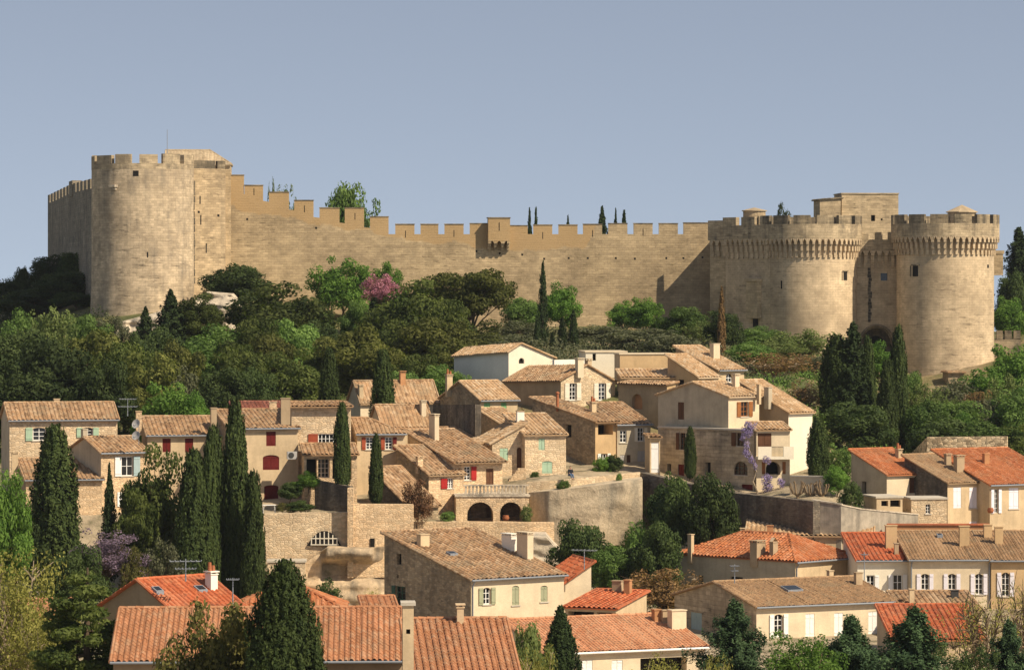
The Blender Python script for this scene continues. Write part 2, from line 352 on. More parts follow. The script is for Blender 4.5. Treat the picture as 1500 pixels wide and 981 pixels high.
# ------------------------------------------------------------------ terrain
TCOLS = {
 -500: [(20,0),(335,0),(350,4),(420,12),(500,20),(600,22),(720,0),(1500,-1)],
 0: [(20,0),(335,0),(342,4),(350,6.3),(372,8.5),(430,12.5),(470,18),(500,22),(545,27.2),(600,25),(700,5),(1500,-1)],
 135: [(20,0),(337,.6),(344,6),(350,6.5),(372,8.5),(430,13.5),(462,19.5),(478,23),(520,28.5),(560,31.5),(650,28),(720,5),(1500,-1)],
 300: [(20,0),(290,0),(302,-1),(336,-1),(340,6.4),(372,8.7),(430,13.2),(462,20),(474,24.5),(485,26),(500,27),(560,30),(650,28),(760,0),(1500,-1)],
 500: [(20,0),(290,0),(302,-1.8),(337.4,-1.8),(339,6.6),(352,8),(372,10),(400,11.5),(440,14.5),(468,20),(490,23.6),(500,24),(650,24),(760,0),(1500,-1)],
 600: [(20,0),(290,0),(302,-1.6),(337.8,-1.6),(339,2),(341.8,5.6),(352,7.5),(372,10.5),(400,12.5),(445,16),(470,20.5),(490,22.8),(500,23.5),(650,24),(760,0),(1500,-1)],
 700: [(20,0),(334,0),(339,2),(342,5.2),(349,5.9),(354,9),(372,12),(400,15.8),(450,18),(472,20.5),(495,22),(650,22),(760,0),(1500,-1)],
 780: [(20,0),(330,0),(347.5,1),(350,9.1),(369,9.5),(378,13),(400,17.3),(450,20),(497,22.2),(650,22),(760,0),(1500,-1)],
 850: [(20,0),(330,0),(348,1),(350.5,9.1),(369,9.5),(379,13),(400,18),(450,20),(497,22.2),(650,22),(760,0),(1500,-1)],
 940: [(20,0),(330,0),(349.5,1),(353,9.2),(362,9.),(369,9.7),(390,16.5),(450,20),(497,21.6),(650,22),(760,0),(1500,-1)],
 1020: [(20,0),(326,0),(339,1),(347,7.6),(362,8),(370,10),(390,16),(450,19.5),(490,21.2),(650,22),(760,0),(1500,-1)],
 1100: [(20,0),(318,0),(331,1),(340,6.6),(358,7.2),(375,11.5),(392,15.5),(450,19),(490,21),(650,22),(760,0),(1500,-1)],
 1200: [(20,0),(318,0),(325,1),(333,6.4),(358,9),(400,13),(440,16.5),(480,18.7),(650,20),(760,0),(1500,-1)],
 1350: [(20,0),(318,0),(332,1),(340,3.5),(352,4.8),(372,7),(400,8),(440,10.3),(470,13.5),(478,15.2),(500,17.5),(650,20),(760,0),(1500,-1)],
 1500: [(20,0),(318,0),(336,.5),(344,2.5),(352,4.2),(372,7),(400,8.5),(440,11.5),(468,15.5),(480,18.6),(520,21),(650,20),(760,0),(1500,-1)],
 2000: [(20,0),(318,0),(352,6),(420,12),(520,16),(650,14),(760,0),(1500,-1)],
}
_tx = sorted(TCOLS); _tp = {k: (np.array([a for a, b in v], float), np.array([b for a, b in v], float)) for k, v in TCOLS.items()}
def tz_at(px, D):
    px = min(max(px, _tx[0]), _tx[-1])
    for a, b in zip(_tx, _tx[1:]):
        if a <= px <= b:
            t = (px-a)/(b-a); return float(np.interp(D, *_tp[a])*(1-t)+np.interp(D, *_tp[b])*t)
def tz(x, y): return tz_at(CX+x*FPX/max(y, 1), y)
def make_ground():
    us = list(range(-9000, -500, 700))+list(range(-500, 2001, 22))+list(range(2600, 10600, 700))
    ds = [20, 60, 120, 180, 240, 290]+[300+3*k for k in range(10)]+[330+.8*k for k in range(33)]+[357+3*k for k in range(105)]+[680, 700, 720, 760, 900, 1200, 1500]
    rng = random.Random(3); vs = []
    for D in ds:
        for u in us:
            x = (u-CX)*D/FPX; z = tz_at(u, D)
            if 325 < D < 700: z += .5*math.sin(x*.31+D*.17)*math.sin(D*.23-x*.11)*.6+rng.uniform(-.12, .12)
            vs.append((x, D, z))
    n = len(us); fs = [(j*n+i, j*n+i+1, (j+1)*n+i+1, (j+1)*n+i) for j in range(len(ds)-1) for i in range(n-1)]
    m, nt, b = new_mat('hillside_ground'); g = G(nt); tc = g.n('TexCoord'); v = tc.outputs['Object']
    a = g.noise(v, .09, 6, .65); f = g.noise(v, 1.1, 6, .7)
    col = g.ramp(a, [(.3, (.06, .075, .028)), (.48, (.13, .13, .05)), (.6, (.24, .185, .10)), (.72, (.33, .26, .17))])
    col = g.mix(.7, col, g.ramp(f, [(.3, grey(.55)), (.7, grey(1.25))]), 'MULTIPLY')
    sp = g.n('SeparateXYZ'); g.l(v, sp.inputs[0])
    dy = g.math('ADD', sp.outputs[1], g.math('MULTIPLY', g.math('SUBTRACT', g.noise(v, .12, 3), .5), 14.))
    vil = g.ramp(g.math('DIVIDE', dy, 1000.), [(.372, grey(1)), (.378, grey(0))])
    yard = g.mix(.8, g.ramp(g.noise(v, .35, 5, .6), [(.35, (.16, .14, .085)), (.5, (.36, .29, .195)), (.7, (.44, .36, .25))]), g.ramp(f, [(.3, grey(.7)), (.7, grey(1.2))]), 'MULTIPLY')
    far = g.ramp(g.math('DIVIDE', dy, 10000.), [(.07, grey(0)), (.09, grey(1))])
    col = g.mix(far, g.mix(vil, col, yard), g.mix(f, (.06, .085, .04), (.12, .13, .07)))
    g.l(col, b.inputs['Base Color']); g.bump(f, b, .8, .3)
    mb = MB(); mb.mesh(vs, fs, [(p[0], p[1]) for p in vs]); o = mb.build('ground', m, None, True); o['kind'] = 'structure'
make_ground()
def haze(density):
    mb = MB(); mb.box(-2800, -60, -4, 2800, 1600, 60); o = mb.build('haze', bpy.data.materials.new('pale_air'), None); o['kind'] = 'stuff'; tag(o, 'thin pale haze in the air', 'haze')
    m = o.data.materials[0]; m.use_nodes = True; nt = m.node_tree; nt.nodes.remove(nt.nodes['Principled BSDF'])
    v = nt.nodes.new('ShaderNodeVolumePrincipled'); v.inputs['Color'].default_value = (.86, .92, 1., 1); v.inputs['Density'].default_value = density; v.inputs['Anisotropy'].default_value = .2
    nt.links.new(v.outputs[0], nt.nodes['Material Output'].inputs['Volume'])
haze(.000045)
# ------------------------------------------------------------------ walls with openings, roofs, houses
def arch_pts(u0, u1, z0, z1, rise, n=10):
    """points of an arched head from (u0, z1-rise) over (mid, z1) to (u1, z1-rise)"""
    c, h = (u0+u1)/2, (u1-u0)/2
    return [(c-h*math.cos(math.pi*k/n), z1-rise+rise*math.sin(math.pi*k/n)) for k in range(n+1)]
def wall_face(mb, O, t, n, L, z0, zt, planes, ops, pl2d=None):
    """wall from O along unit vector t (length L), outward normal n, z0..zt clipped under the roof planes; ops: (u0, u1, z0, z1, depth, rise)"""
    O, t, n = Vector(O), Vector(t), Vector(n)
    us = sorted({0., L, *[o[0] for o in ops], *[o[1] for o in ops]}); zs = sorted({z0, zt, *[o[2] for o in ops], *[o[3] for o in ops]})
    us = [u for u in us if -1e-6 <= u <= L+1e-6]; zs = [z for z in zs if z0-1e-6 <= z <= zt+1e-6]
    bm = bmesh.new(); vv = {}
    def V(i, j):
        if (i, j) not in vv:
            p = O+t*us[i]; vv[(i, j)] = bm.verts.new((p.x, p.y, zs[j]))
        return vv[(i, j)]
    for i in range(len(us)-1):
        for j in range(len(zs)-1):
            uc, zc = (us[i]+us[i+1])/2, (zs[j]+zs[j+1])/2
            if any(o[0]-1e-5 < uc < o[1]+1e-5 and o[2]-1e-5 < zc < o[3]+1e-5 for o in ops): continue
            bm.faces.new([V(i, j), V(i+1, j), V(i+1, j+1), V(i, j+1)])
    for a, b, c in planes:
        bmesh.ops.bisect_plane(bm, geom=bm.verts[:]+bm.edges[:]+bm.faces[:], plane_co=(0, 0, a), plane_no=(-b, -c, 1), clear_outer=True, dist=1e-5)
    for f in bm.faces:
        pts = [v.co.copy() for v in f.verts]
        mb.face(pts, [((p-O).dot(t), p.z) for p in pts])
    bm.free()
    for o in ops:
        u0, u1, a, b, dep, rise = o
        q = lambda u, z, d=0.: O+t*u-n*d+Vector((0, 0, z-O.z))
        top = arch_pts(u0, u1, a, b, rise) if rise > .02 else [(u0, b), (u1, b)]
        ring = [(u0, a)]+top+[(u1, a)]
        for k in range(len(ring)):
            p1, p2 = ring[k], ring[(k+1) % len(ring)]
            mb.face([q(*p1), q(*p2), q(*p2, dep), q(*p1, dep)])
        if rise > .02:
            m = len(top)//2
            for k in range(m): mb.face([q(u0, b), q(*top[k]), q(*top[k+1])])
            for k in range(m, len(top)-1): mb.face([q(u1, b), q(*top[k]), q(*top[k+1])])
            mb.face([q(u0, b), q(*top[m]), q(u1, b)]) if False else None

def clip2(poly, b, c, a):
    """keep a+b*x+c*y <= 0"""
    out = []
    for k in range(len(poly)):
        p, q = poly[k], poly[(k+1) % len(poly)]
        fp, fq = a+b*p[0]+c*p[1], a+b*q[0]+c*q[1]
        if fp <= 1e-9: out.append(p)
        if (fp < -1e-9 and fq > 1e-9) or (fp > 1e-9 and fq < -1e-9):
            s = fp/(fp-fq); out.append((p[0]+(q[0]-p[0])*s, p[1]+(q[1]-p[1])*s))
    return out
def roof_mesh(mb, planes, w, d, oy=.3, ox=.14, pitch=.40, rowp=.42, amp=.10, seed=0, flat=False, oyb=None):
    rng = random.Random(seed); oyb = oy if oyb is None else oyb
    X0, X1, Y0, Y1 = -ox, w+ox, -oy, d+oyb
    if abs(planes[0][1]) > abs(planes[0][2]): X0, X1, Y0, Y1 = -oy, w+oy, -ox, d+ox
    for k, (a, b, c) in enumerate(planes):
        rect = [(X0, Y0), (X1, Y0), (X1, Y1), (X0, Y1)]; poly = rect
        for j, (a2, b2, c2) in enumerate(planes):
            if j != k: poly = clip2(poly, b-b2, c-c2, a-a2)
        if len(poly) < 3: continue
        zf = lambda x, y: a+b*x+c*y
        # slab
        lo = [Vector((x, y, zf(x, y)-.03)) for x, y in poly]; hi = [Vector((x, y, zf(x, y)+.05)) for x, y in poly]
        for i in range(len(poly)):
            j = (i+1) % len(poly); mb.face([lo[i], lo[j], hi[j], hi[i]], [(.5, .5)]*4)
        mb.face(lo[::-1], [(.5, .5)]*len(lo)); mb.face(hi, [(.5, .5)]*len(hi))
        # tile sheet
        alongy = abs(c) >= abs(b)
        xs = [p[0] for p in poly]; ys = [p[1] for p in poly]
        tlo, thi, slo_, shi = (min(xs), max(xs), min(ys), max(ys)) if alongy else (min(ys), max(ys), min(xs), max(xs))
        g = c if alongy else b; up = g > 0
        cosf = 1/math.sqrt(1+g*g)
        nc = max(1, round((thi-tlo)/pitch)); pt = (thi-tlo)/nc
        nr = max(1, round((shi-slo_)/cosf/rowp)); ps = (shi-slo_)/nr
        tau = [0, .14, .30, .5, .70, .86] if not flat else [0, .5]
        pv = dict(zip(tau, [0, .0, .78, 1., .78, .0])) if not flat else {0: 0, .5: 1}
        T = np.array([tlo+(i+q)*pt for i in range(nc) for q in tau]+[thi]); TU = np.array([i+q for i in range(nc) for q in tau]+[nc-.01])
        prof = np.array([amp*pv[q] for i in range(nc) for q in tau]+[0.])
        cj = np.repeat([rng.uniform(-.03, .03) for _ in range(nc)], len(tau)); cj = np.append(cj, 0.)
        ph = rng.uniform(0, 6); rows = []
        for r in range(nr):
            for e in (0, 1):
                s = (slo_+(r+e)*ps) if up else (shi-(r+e)*ps)
                lift = .045*(1-e)+.012
                sag = -.06*math.sin((s-slo_)/(shi-slo_)*math.pi)*np.sin((T-tlo)/(thi-tlo)*5.1+ph)
                jr = np.repeat(np.array([rng.uniform(-.022, .024) for _ in range(nc)]), len(tau)); jr = np.append(jr, 0.)
                off = .05+prof+cj+jr+lift+sag
                if alongy: x, y = T, np.full_like(T, s)
                else: x, y = np.full_like(T, s), T
                rows.append((x, y, a+b*x+c*y+off, r+e*.98))
        nT = len(T); vs = np.concatenate([np.stack([x, y, z], 1) for x, y, z, _ in rows]); 
        uv = np.concatenate([np.stack([TU, np.full(nT, r)], 1) for *_, r in rows])
        fs = []
        for r in range(len(rows)-1):
            for i in range(nT-1):
                f = (r*nT+i, r*nT+i+1, (r+1)*nT+i+1, (r+1)*nT+i); fs.append(f if (up == alongy) else f[::-1])
        if len(planes) > 1 and abs(sum(p[0]*q[1]-q[0]*p[1] for p, q in zip(poly, poly[1:]+poly[:1]))/2) < (thi-tlo)*(shi-slo_)*.995:
            bm = bmesh.new(); bv = [bm.verts.new(p) for p in vs.tolist()]; ul = bm.loops.layers.uv.new('u')
            for f in fs:
                ff = bm.faces.new([bv[i] for i in f])
                for lp, i in zip(ff.loops, f): lp[ul].uv = uv[i]
            for j, (a2, b2, c2) in enumerate(planes):
                if j == k: continue
                bb, cc, aa = b-b2, c-c2, a-a2; l2 = bb*bb+cc*cc
                if l2 < 1e-12: continue
                bmesh.ops.bisect_plane(bm, geom=bm.verts[:]+bm.edges[:]+bm.faces[:], plane_co=(-aa*bb/l2, -aa*cc/l2, 0), plane_no=(bb, cc, 0), clear_outer=True, dist=1e-5)
            for ff in bm.faces: mb.face([v.co.copy() for v in ff.verts], [tuple(lp[ul].uv) for lp in ff.loops])
            bm.free()
        else:
            mb.mesh(vs.tolist(), fs, [tuple(q) for q in uv.tolist()])
        # ridge, hip and verge tiles
        for i in range(len(poly)):
            p, q = poly[i], poly[(i+1) % len(poly)]
            zp, zq = zf(*p), zf(*q); le = math.hypot(p[0]-q[0], p[1]-q[1])
            if le < .3: continue
            level = abs(zp-zq) < .12*le*abs(g)+.01
            if level and (zp+zq)/2 < max(zf(*v) for v in poly)-.05: continue      # the eave stays open
            rad = .13 if level else .10
            m = max(2, int(le/.45)); pts, rr = [], []
            for s in range(m):
                for e, dz in ((0, .0), (.97, .0)):
                    f = (s+e)/m; pts.append((p[0]+(q[0]-p[0])*f, p[1]+(q[1]-p[1])*f, zp+(zq-zp)*f+.07+rng.uniform(-.008, .012))); rr.append(rad*(1.12 if e else .95))
            i0 = len(mb.uv); mb.tube(pts, rr, 6)
            mb.uv[i0:] = [(u*.9+i*31, v+.01) for u, v in mb.uv[i0:]]

class House: pass
def mk_planes(kind, zM, w, d, zr, rf, tilt):
    if kind == 'shed': return [(zM, 0, (zr-zM)/d)]
    if kind == 'gx': r = d*rf; k = (zr-zM)/r; return [(zM, 0, k), (zM+k*r+k*r, 0, -k)] if tilt is None else [(zM, 0, k), (zr+tilt*r, 0, -tilt)]
    if kind == 'gy':
        r = w*rf; k = (zr-zM)/r; ty = (tilt or 0); return [(zM, k, ty), (zM+2*k*r, -k, ty)]
    if kind == 'gy2':       # zr at ridge, tilt = (height right eave, slope along y)
        r = w*rf; k = (zr-zM)/r; k2 = (zr-tilt[0])/(w-r); return [(zM, k, tilt[1]), (zr+k2*r, -k2, tilt[1])]
    if kind == 'shedx': return [(zM, (zr-zM)/w, 0)]
    if kind == 'hip': k = (zr-zM)/(min(w, d)*rf); return [(zM, 0, k), (zM+k*d, 0, -k), (zM, k, 0), (zM+k*w, -k, 0)]
    if kind == 'hipr': k = (zr-zM)/(d*rf); return [(zM, 0, k), (zM+k*d, 0, -k), (zM+k*w, -k, 0)]
    if kind == 'flat': return [(zM, 0, 0)]
def house(name, label, M, D, yaw, xl=None, d=None, xr=None, w=None, roof=('shed', None, .5), wall='cream', lwall=None, tile='tile_old', ops=(), chim=(), base=None,
          tilt=None, parent=None, cat='house', gutter=False, oy=.3, pitch=.40, rowp=.42, amp=.10, flat_tiles=False, group=None, sky=(), ztop_add=.0, trim=None, seed=None, pipe='', gmat='zinc'):
    th = R(yaw); cs, sn = math.cos(th), math.sin(th)
    m0 = P(M[0], M[1], D)
    ur = None if xr is None else (xr-CX)/FPX; ul = None if xl is None else (xl-CX)/FPX
    if w is None: w = (ur*m0.y-m0.x)/(cs-ur*sn)
    if d is None: d = (m0.x-ul*m0.y)/(sn+ul*cs)
    assert w > 0 and d > 0, (label, w, d)
    H = House(); H.w, H.d = w, d
    loc = Vector((m0.x, m0.y, 0)); zM = m0.z
    X, Y = Vector((cs, sn, 0)), Vector((-sn, cs, 0))
    def py_at(lx, ly, py):
        q = loc+X*lx+Y*ly; return ZC+(HY-py)*q.y/FPX
    kind, yr, rf = (tuple(roof)+(.5, .5))[:3] if len(roof) < 3 else roof
    at = {'shed': (0, d), 'gx': (0, d*rf), 'gy': (w*rf, 0), 'gy2': (w*rf, 0), 'shedx': (w, 0), 'hip': (w/2, min(w, d)*rf), 'hipr': (0, d*rf), 'flat': (0, 0)}[kind]
    zr = py_at(*at, yr) if yr is not None else zM
    if kind == 'gy2': tilt = (py_at(w, 0, tilt[0]), tilt[1])
    planes = mk_planes(kind, zM, w, d, zr, rf, tilt); H.planes = planes
    cor = [loc+X*a+Y*b for a, b in ((0, 0), (w, 0), (w, d), (0, d), (w/2, d/2))]
    zb = (min(tz(p.x, p.y) for p in cor)-1.2) if base is None else base
    zb = min(zb, zM-2)
    gz = max(min(tz(loc.x, loc.y), zM-2), zb)
    if parent is None:
        root = empty(name, (loc.x, loc.y, gz), label, cat, th, group)
    else: root = parent
    H.root = root
    seed = int(M[0]*7+M[1]) if seed is None else seed; rng = random.Random(seed)
    # local frame: x along the front wall, y along the left wall, z absolute minus gz
    rootM = Matrix.Translation((loc.x, loc.y, gz)) @ Matrix.Rotation(th, 4, 'Z')
    RM = Matrix.Translation(root.location) @ Matrix.Rotation(root.rotation_euler[2], 4, 'Z')
    rel = RM.inverted() @ rootM
    def place(o):
        if o.parent is None or o.parent == root:
            o.parent = root; o.matrix_local = rel
        return o
    pl = [(a-gz, b, c) for a, b, c in planes]; z0 = zb-gz; zhi = max(a+b*x+c*y for a, b, c in pl for x in (0, w) for y in (0, d))+.2
    H.roofz = lambda x, y: min(a+b*x+c*y for a, b, c in pl)
    camL = rootM.inverted() @ Vector((0, 0, ZC))
    def ray(px, py):
        q = rootM.inverted() @ P(px, py, D); return (q-camL)
    def hit(face, px, py):
        r = ray(px, py); 
        if face == 'F': s = -camL.y/r.y; q = camL+r*s; return q.x, q.z
        if face == 'L': s = -camL.x/r.x; q = camL+r*s; return q.y, q.z
        if face == 'R': s = (w-camL.x)/r.x; q = camL+r*s; return q.y, q.z
    H.hit = hit
    fo = {'F': [], 'L': [], 'R': []}; parts = []
    for o in ops:
        face, kd, x0, y0, x1, y1, colr = o[:7]; opt = o[7] if len(o) > 7 else {}
        a, b = hit(face, x0, y1), hit(face, x1, y0); u0, u1 = sorted((a[0], b[0])); zA, zB = sorted((a[1], b[1]))
        L = {'F': w, 'L': d, 'R': d}[face]
        u0, u1 = max(u0, .12), min(u1, L-.12); zA = max(zA, z0+.05)
        if u1-u0 < .15 or zB-zA < .15: continue
        rise = opt.get('arch', 0)*(u1-u0)/2; dep = opt.get('depth', {'win': .2, 'shut': .09, 'door': .16, 'dark': .5}[kd])
        fo[face].append((u0, u1, zA, zB, dep, rise)); parts.append((face, kd, u0, u1, zA, zB, dep, rise, colr, opt))
    mb = MB(); mats = [MT[wall], MT[lwall or wall]]
    wall_face(mb, (0, 0, 0), (1, 0, 0), (0, -1, 0), w, z0, zhi, pl, fo['F'])
    wall_face(mb, (w, 0, 0), (0, 1, 0), (1, 0, 0), d, z0, zhi, pl, fo['R'])
    wall_face(mb, (w, d, 0), (-1, 0, 0), (0, 1, 0), w, z0, zhi, pl, [])
    mb.m = 1; wall_face(mb, (0, 0, 0), (0, 1, 0), (-1, 0, 0), d, z0, zhi, pl, fo['L'])
    place(mb.build('wall', mats, root))
    if kind == 'flat':
        rb = MB(); rb.prism([(-.1, -.1), (w+.1, -.1), (w+.1, d+.1), (-.1, d+.1)], zM-gz-.02, zM-gz+.14); place(rb.build('coping', MT[trim or 'concrete'], root))
    else:
        rb = MB(); roof_mesh(rb, pl, w, d, oy=oy, pitch=pitch, rowp=rowp, amp=amp, seed=seed, flat=flat_tiles)
        H.roof = place(rb.build('roof', MT[tile], root))
        # genoise: a course of tiles under the eave
        gb = MB()
        for (a, b, c) in pl[:1]:
            if abs(c) >= abs(b): gb.box(.0, -.13, a-.26, w, -.003, a-.05)
        if gb.f: place(gb.build('cornice', MT[wall], root))
        if gutter:
            gt = MB(); a, b, c = pl[0]; zz = a-c*(oy+.06)+.05
            gt.tube([(-.15, -oy-.06, zz), (w+.15, -oy-.06, zz)], .075, 8); place(gt.build('gutter', MT[gmat], root))
        for s_ in pipe:
            px_ = .12 if s_ == 'l' else w-.12; a, b, c = pl[0]; zz = a-c*(oy+.06)
            gt = MB(); gt.tube([(px_, -oy-.06, zz), (px_, -.1, zz-.35), (px_, -.08, zz-.6), (px_, -.08, z0+.3)], .05, 6); place(gt.build('downpipe', MT[gmat], root))
    F3 = {'F': (Vector((0, 0, 0)), Vector((1, 0, 0)), Vector((0, -1, 0))), 'L': (Vector((0, 0, 0)), Vector((0, 1, 0)), Vector((-1, 0, 0))), 'R': (Vector((w, 0, 0)), Vector((0, 1, 0)), Vector((1, 0, 0)))}
    for face, kd, u0, u1, zA, zB, dep, rise, colr, opt in parts:
        O, t, n = F3[face]
        def bx(b_, ua, ub, d0, d1, za, zb_):          # box in wall space, d measured inwards
            M4 = Matrix((( t.x, -n.x, 0, O.x), (t.y, -n.y, 0, O.y), (0, 0, 1, 0), (0, 0, 0, 1)))
            b_.box(ua, d0, za, ub, d1, zb_, M4)
        def panel(b_, ua, ub, d0, d1, za, zb_, rs):   # box with an arched head
            if rs <= .02: bx(b_, ua, ub, d0, d1, za, zb_); return
            ring = [(ua, za)]+arch_pts(ua, ub, za, zb_, rs)+[(ub, za)]
            A = [O+t*u-n*d0+Vector((0, 0, z)) for u, z in ring]; B = [O+t*u-n*d1+Vector((0, 0, z)) for u, z in ring]
            b_.face(A); b_.face(B[::-1])
            for k in range(len(A)): b_.face([A[k], A[(k+1) % len(A)], B[(k+1) % len(A)], B[k]])
        W, Hh = u1-u0, zB-zA
        if kd == 'dark':
            b_ = MB(); panel(b_, u0-.02, u1+.02, dep, dep+.03, zA-.02, zB+.02, rise); place(b_.build(opt.get('name', 'window'), MT[opt.get('back', 'dark')], root))
        elif kd == 'win':
            b_ = MB(); panel(b_, u0-.01, u1+.01, dep-.02, dep+.02, zA-.01, zB+.01, rise); wo = place(b_.build(opt.get('name', 'window'), MT['glass'], root))
            f_ = MB(); fw = min(.075, W*.1)
            bx(f_, u0, u0+fw, dep-.07, dep-.022, zA, zB-rise); bx(f_, u1-fw, u1, dep-.07, dep-.022, zA, zB-rise); bx(f_, u0+fw, u1-fw, dep-.068, dep-.022, zA, zA+fw)
            if rise <= .02: bx(f_, u0+fw, u1-fw, dep-.068, dep-.022, zB-fw, zB)
            cols = opt.get('cols', 2); rows = opt.get('rows', 3)
            for k in range(1, cols): bx(f_, u0+W*k/cols-fw*.45, u0+W*k/cols+fw*.45, dep-.066, dep-.022, zA+fw, zB-fw)
            for k in range(1, rows): bx(f_, u0+fw, u1-fw, dep-.06, dep-.022, zA+Hh*k/rows-fw*.3, zA+Hh*k/rows+fw*.3)
            fo_ = f_.build('frame', MT[opt.get('frame', 'w_white')], wo)
            if opt.get('sill', True):
                s_ = MB(); bx(s_, u0-.1, u1+.1, -.07, dep-.03, zA-.09, zA-.003); s_.build('sill', MT['concrete'], wo)
            for side in opt.get('sh', ''):
                s_ = MB(); sw = W*.5*opt.get('shw', 1.)
                ua, ub = (u0-sw-.03, u0-.03) if side == 'l' else (u1+.03, u1+sw+.03)
                bx(s_, ua, ub, -.09, -.045, zA-.02, zB+.0)
                for zz in (zA+Hh*.12, zA+Hh*.86): bx(s_, ua+.04, ub-.04, -.115, -.091, zz, zz+.09)
                c2 = colr if side == 'l' else opt.get('col2', colr)
                s_.build('shutter', MT[c2], wo)
        elif kd == 'shut':
            for ua, ub in (((u0, (u0+u1)/2-.012), ((u0+u1)/2+.012, u1)) if opt.get('two', True) else ((u0, u1),)):
                s_ = MB(); bx(s_, ua, ub, dep-.055, dep-.01, zA, zB-rise*.75)
                for zz in (zA+Hh*.12, zA+Hh*.8): bx(s_, ua+.05, ub-.05, dep-.08, dep-.056, zz, zz+.09)
                place(s_.build('shutter', MT[colr], root))
            b_ = MB(); panel(b_, u0-.01, u1+.01, dep-.004, dep+.03, zA-.01, zB+.01, rise); place(b_.build('window', MT[colr if rise else 'dark'], root))
            if opt.get('sill'):
                s_ = MB(); bx(s_, u0-.1, u1+.1, -.07, .0, zA-.1, zA-.004); place(s_.build('sill', MT['concrete'], root))
        elif kd == 'door':
            b_ = MB(); panel(b_, u0-.01, u1+.01, dep-.05, dep+.02, zA-.01, zB+.01, rise)
            for k in range(2):
                for j in range(2): bx(b_, u0+W*(.1+.45*k), u0+W*(.45+.45*k), dep-.075, dep-.051, zA+Hh*(.08+.42*j), zA+Hh*(.42+.42*j))
            place(b_.build(opt.get('name', 'door'), MT[colr], root))
    H.place = place; H.rootM = rootM; H.gz = gz
    def roofhit(px, py):
        r = ray(px, py); best = None
        for a, b, c in pl:
            den = r.z-b*r.x-c*r.y; s = (a+b*camL.x+c*camL.y-camL.z)/den; q = camL+r*s
            e = abs(H.roofz(q.x, q.y)-q.z)+max(0, -q.x-.3, q.x-w-.3, -q.y-.5, q.y-d-.5)
            if s > 0 and (best is None or e < best[0]): best = (e, q)
        return best[1]
    H.roofhit = roofhit
    for c in chim:
        x0, x1, yt, yb, mat = c[:5]; style = c[5] if len(c) > 5 else 'cap'
        q = roofhit((x0+x1)/2, yb); Dq = (rootM @ q).y; wd = (x1-x0)*mpp(Dq); ht = (yb-yt)*mpp(Dq)
        dp = wd*.6 if wd > .6 else wd; wx = wd*.9
        if style == 'pipe':
            b_ = MB(); b_.tube([(q.x, q.y+.1, q.z-.3), (q.x, q.y+.1, q.z+ht*.9)], wd*.42, 8); ch = place(b_.build('flue', MT[mat], root))
            b_ = MB(); b_.lathe([(0, q.z+ht), (wd*.6, q.z+ht*.93), (wd*.6, q.z+ht*.86), (0.0, q.z+ht*.86)], 10, (q.x, q.y+.1)); b_.build('flue_cap', MT[mat], ch); continue
        if style == 'long': wx, dp = wd*.45, wd*1.1
        x_, y_ = q.x, q.y+dp/2; zl = min(H.roofz(x_-wx/2, y_+dp/2), H.roofz(x_+wx/2, y_-dp/2), q.z)-.6
        ctop = q.z+ht-(.22 if style != 'plain' else 0.06)
        b_ = MB(); b_.box(x_-wx/2, y_-dp/2, zl, x_+wx/2, y_+dp/2, ctop-.003); ch = place(b_.build('chimney', MT[mat], root))
        f_ = MB()      # lead flashing
        k = MB()
        if style == 'plain': k.box(x_-wx/2-.05, y_-dp/2-.05, ctop, x_+wx/2+.05, y_+dp/2+.05, ctop+.07)
        elif style == 'mitre':
            k.box(x_-wx/2-.06, y_-dp/2-.06, ctop, x_+wx/2+.06, y_+dp/2+.06, ctop+.06)
            for s in (-1, 1): k.face([Vector((x_+s*wx/2, y_-dp/2, ctop+.06)), Vector((x_+s*wx/2, y_+dp/2, ctop+.06)), Vector((x_, y_+dp/2, ctop+.4)), Vector((x_, y_-dp/2, ctop+.4))])
        else:
            k.box(x_-wx/2-.05, y_-dp/2-.05, ctop, x_+wx/2+.05, y_+dp/2+.05, ctop+.05)
            n_ = max(2, int(max(wx, dp)/.3)+1)
            for i in range(n_):
                for sx, sy in ((-1, 0), (1, 0)) if dp > wx else ((0, -1), (0, 1)):
                    if dp > wx: cx_, cy_ = x_+sx*(wx/2-.06), y_-dp/2+.06+(dp-.12)*i/(n_-1)
                    else: cx_, cy_ = x_-wx/2+.06+(wx-.12)*i/(n_-1), y_+sy*(dp/2-.06)
                    k.box(cx_-.05, cy_-.05, ctop+.05, cx_+.05, cy_+.05, ctop+.15)
            k.box(x_-wx/2-.08, y_-dp/2-.08, ctop+.15, x_+wx/2+.08, y_+dp/2+.08, ctop+.22)
        k.build('chimney_cap', MT['tile_pale' if style == 'mitre' else mat], ch)
        if style == 'pot':
            k = MB()
            for i in range(2): k.tube([(x_+(i-.5)*wx*.5, y_, ctop+.2), (x_+(i-.5)*wx*.5, y_, ctop+.75-.2*i)], [.13, .10], 8)
            k.build('chimney_pot', MT['terracotta'], ch)
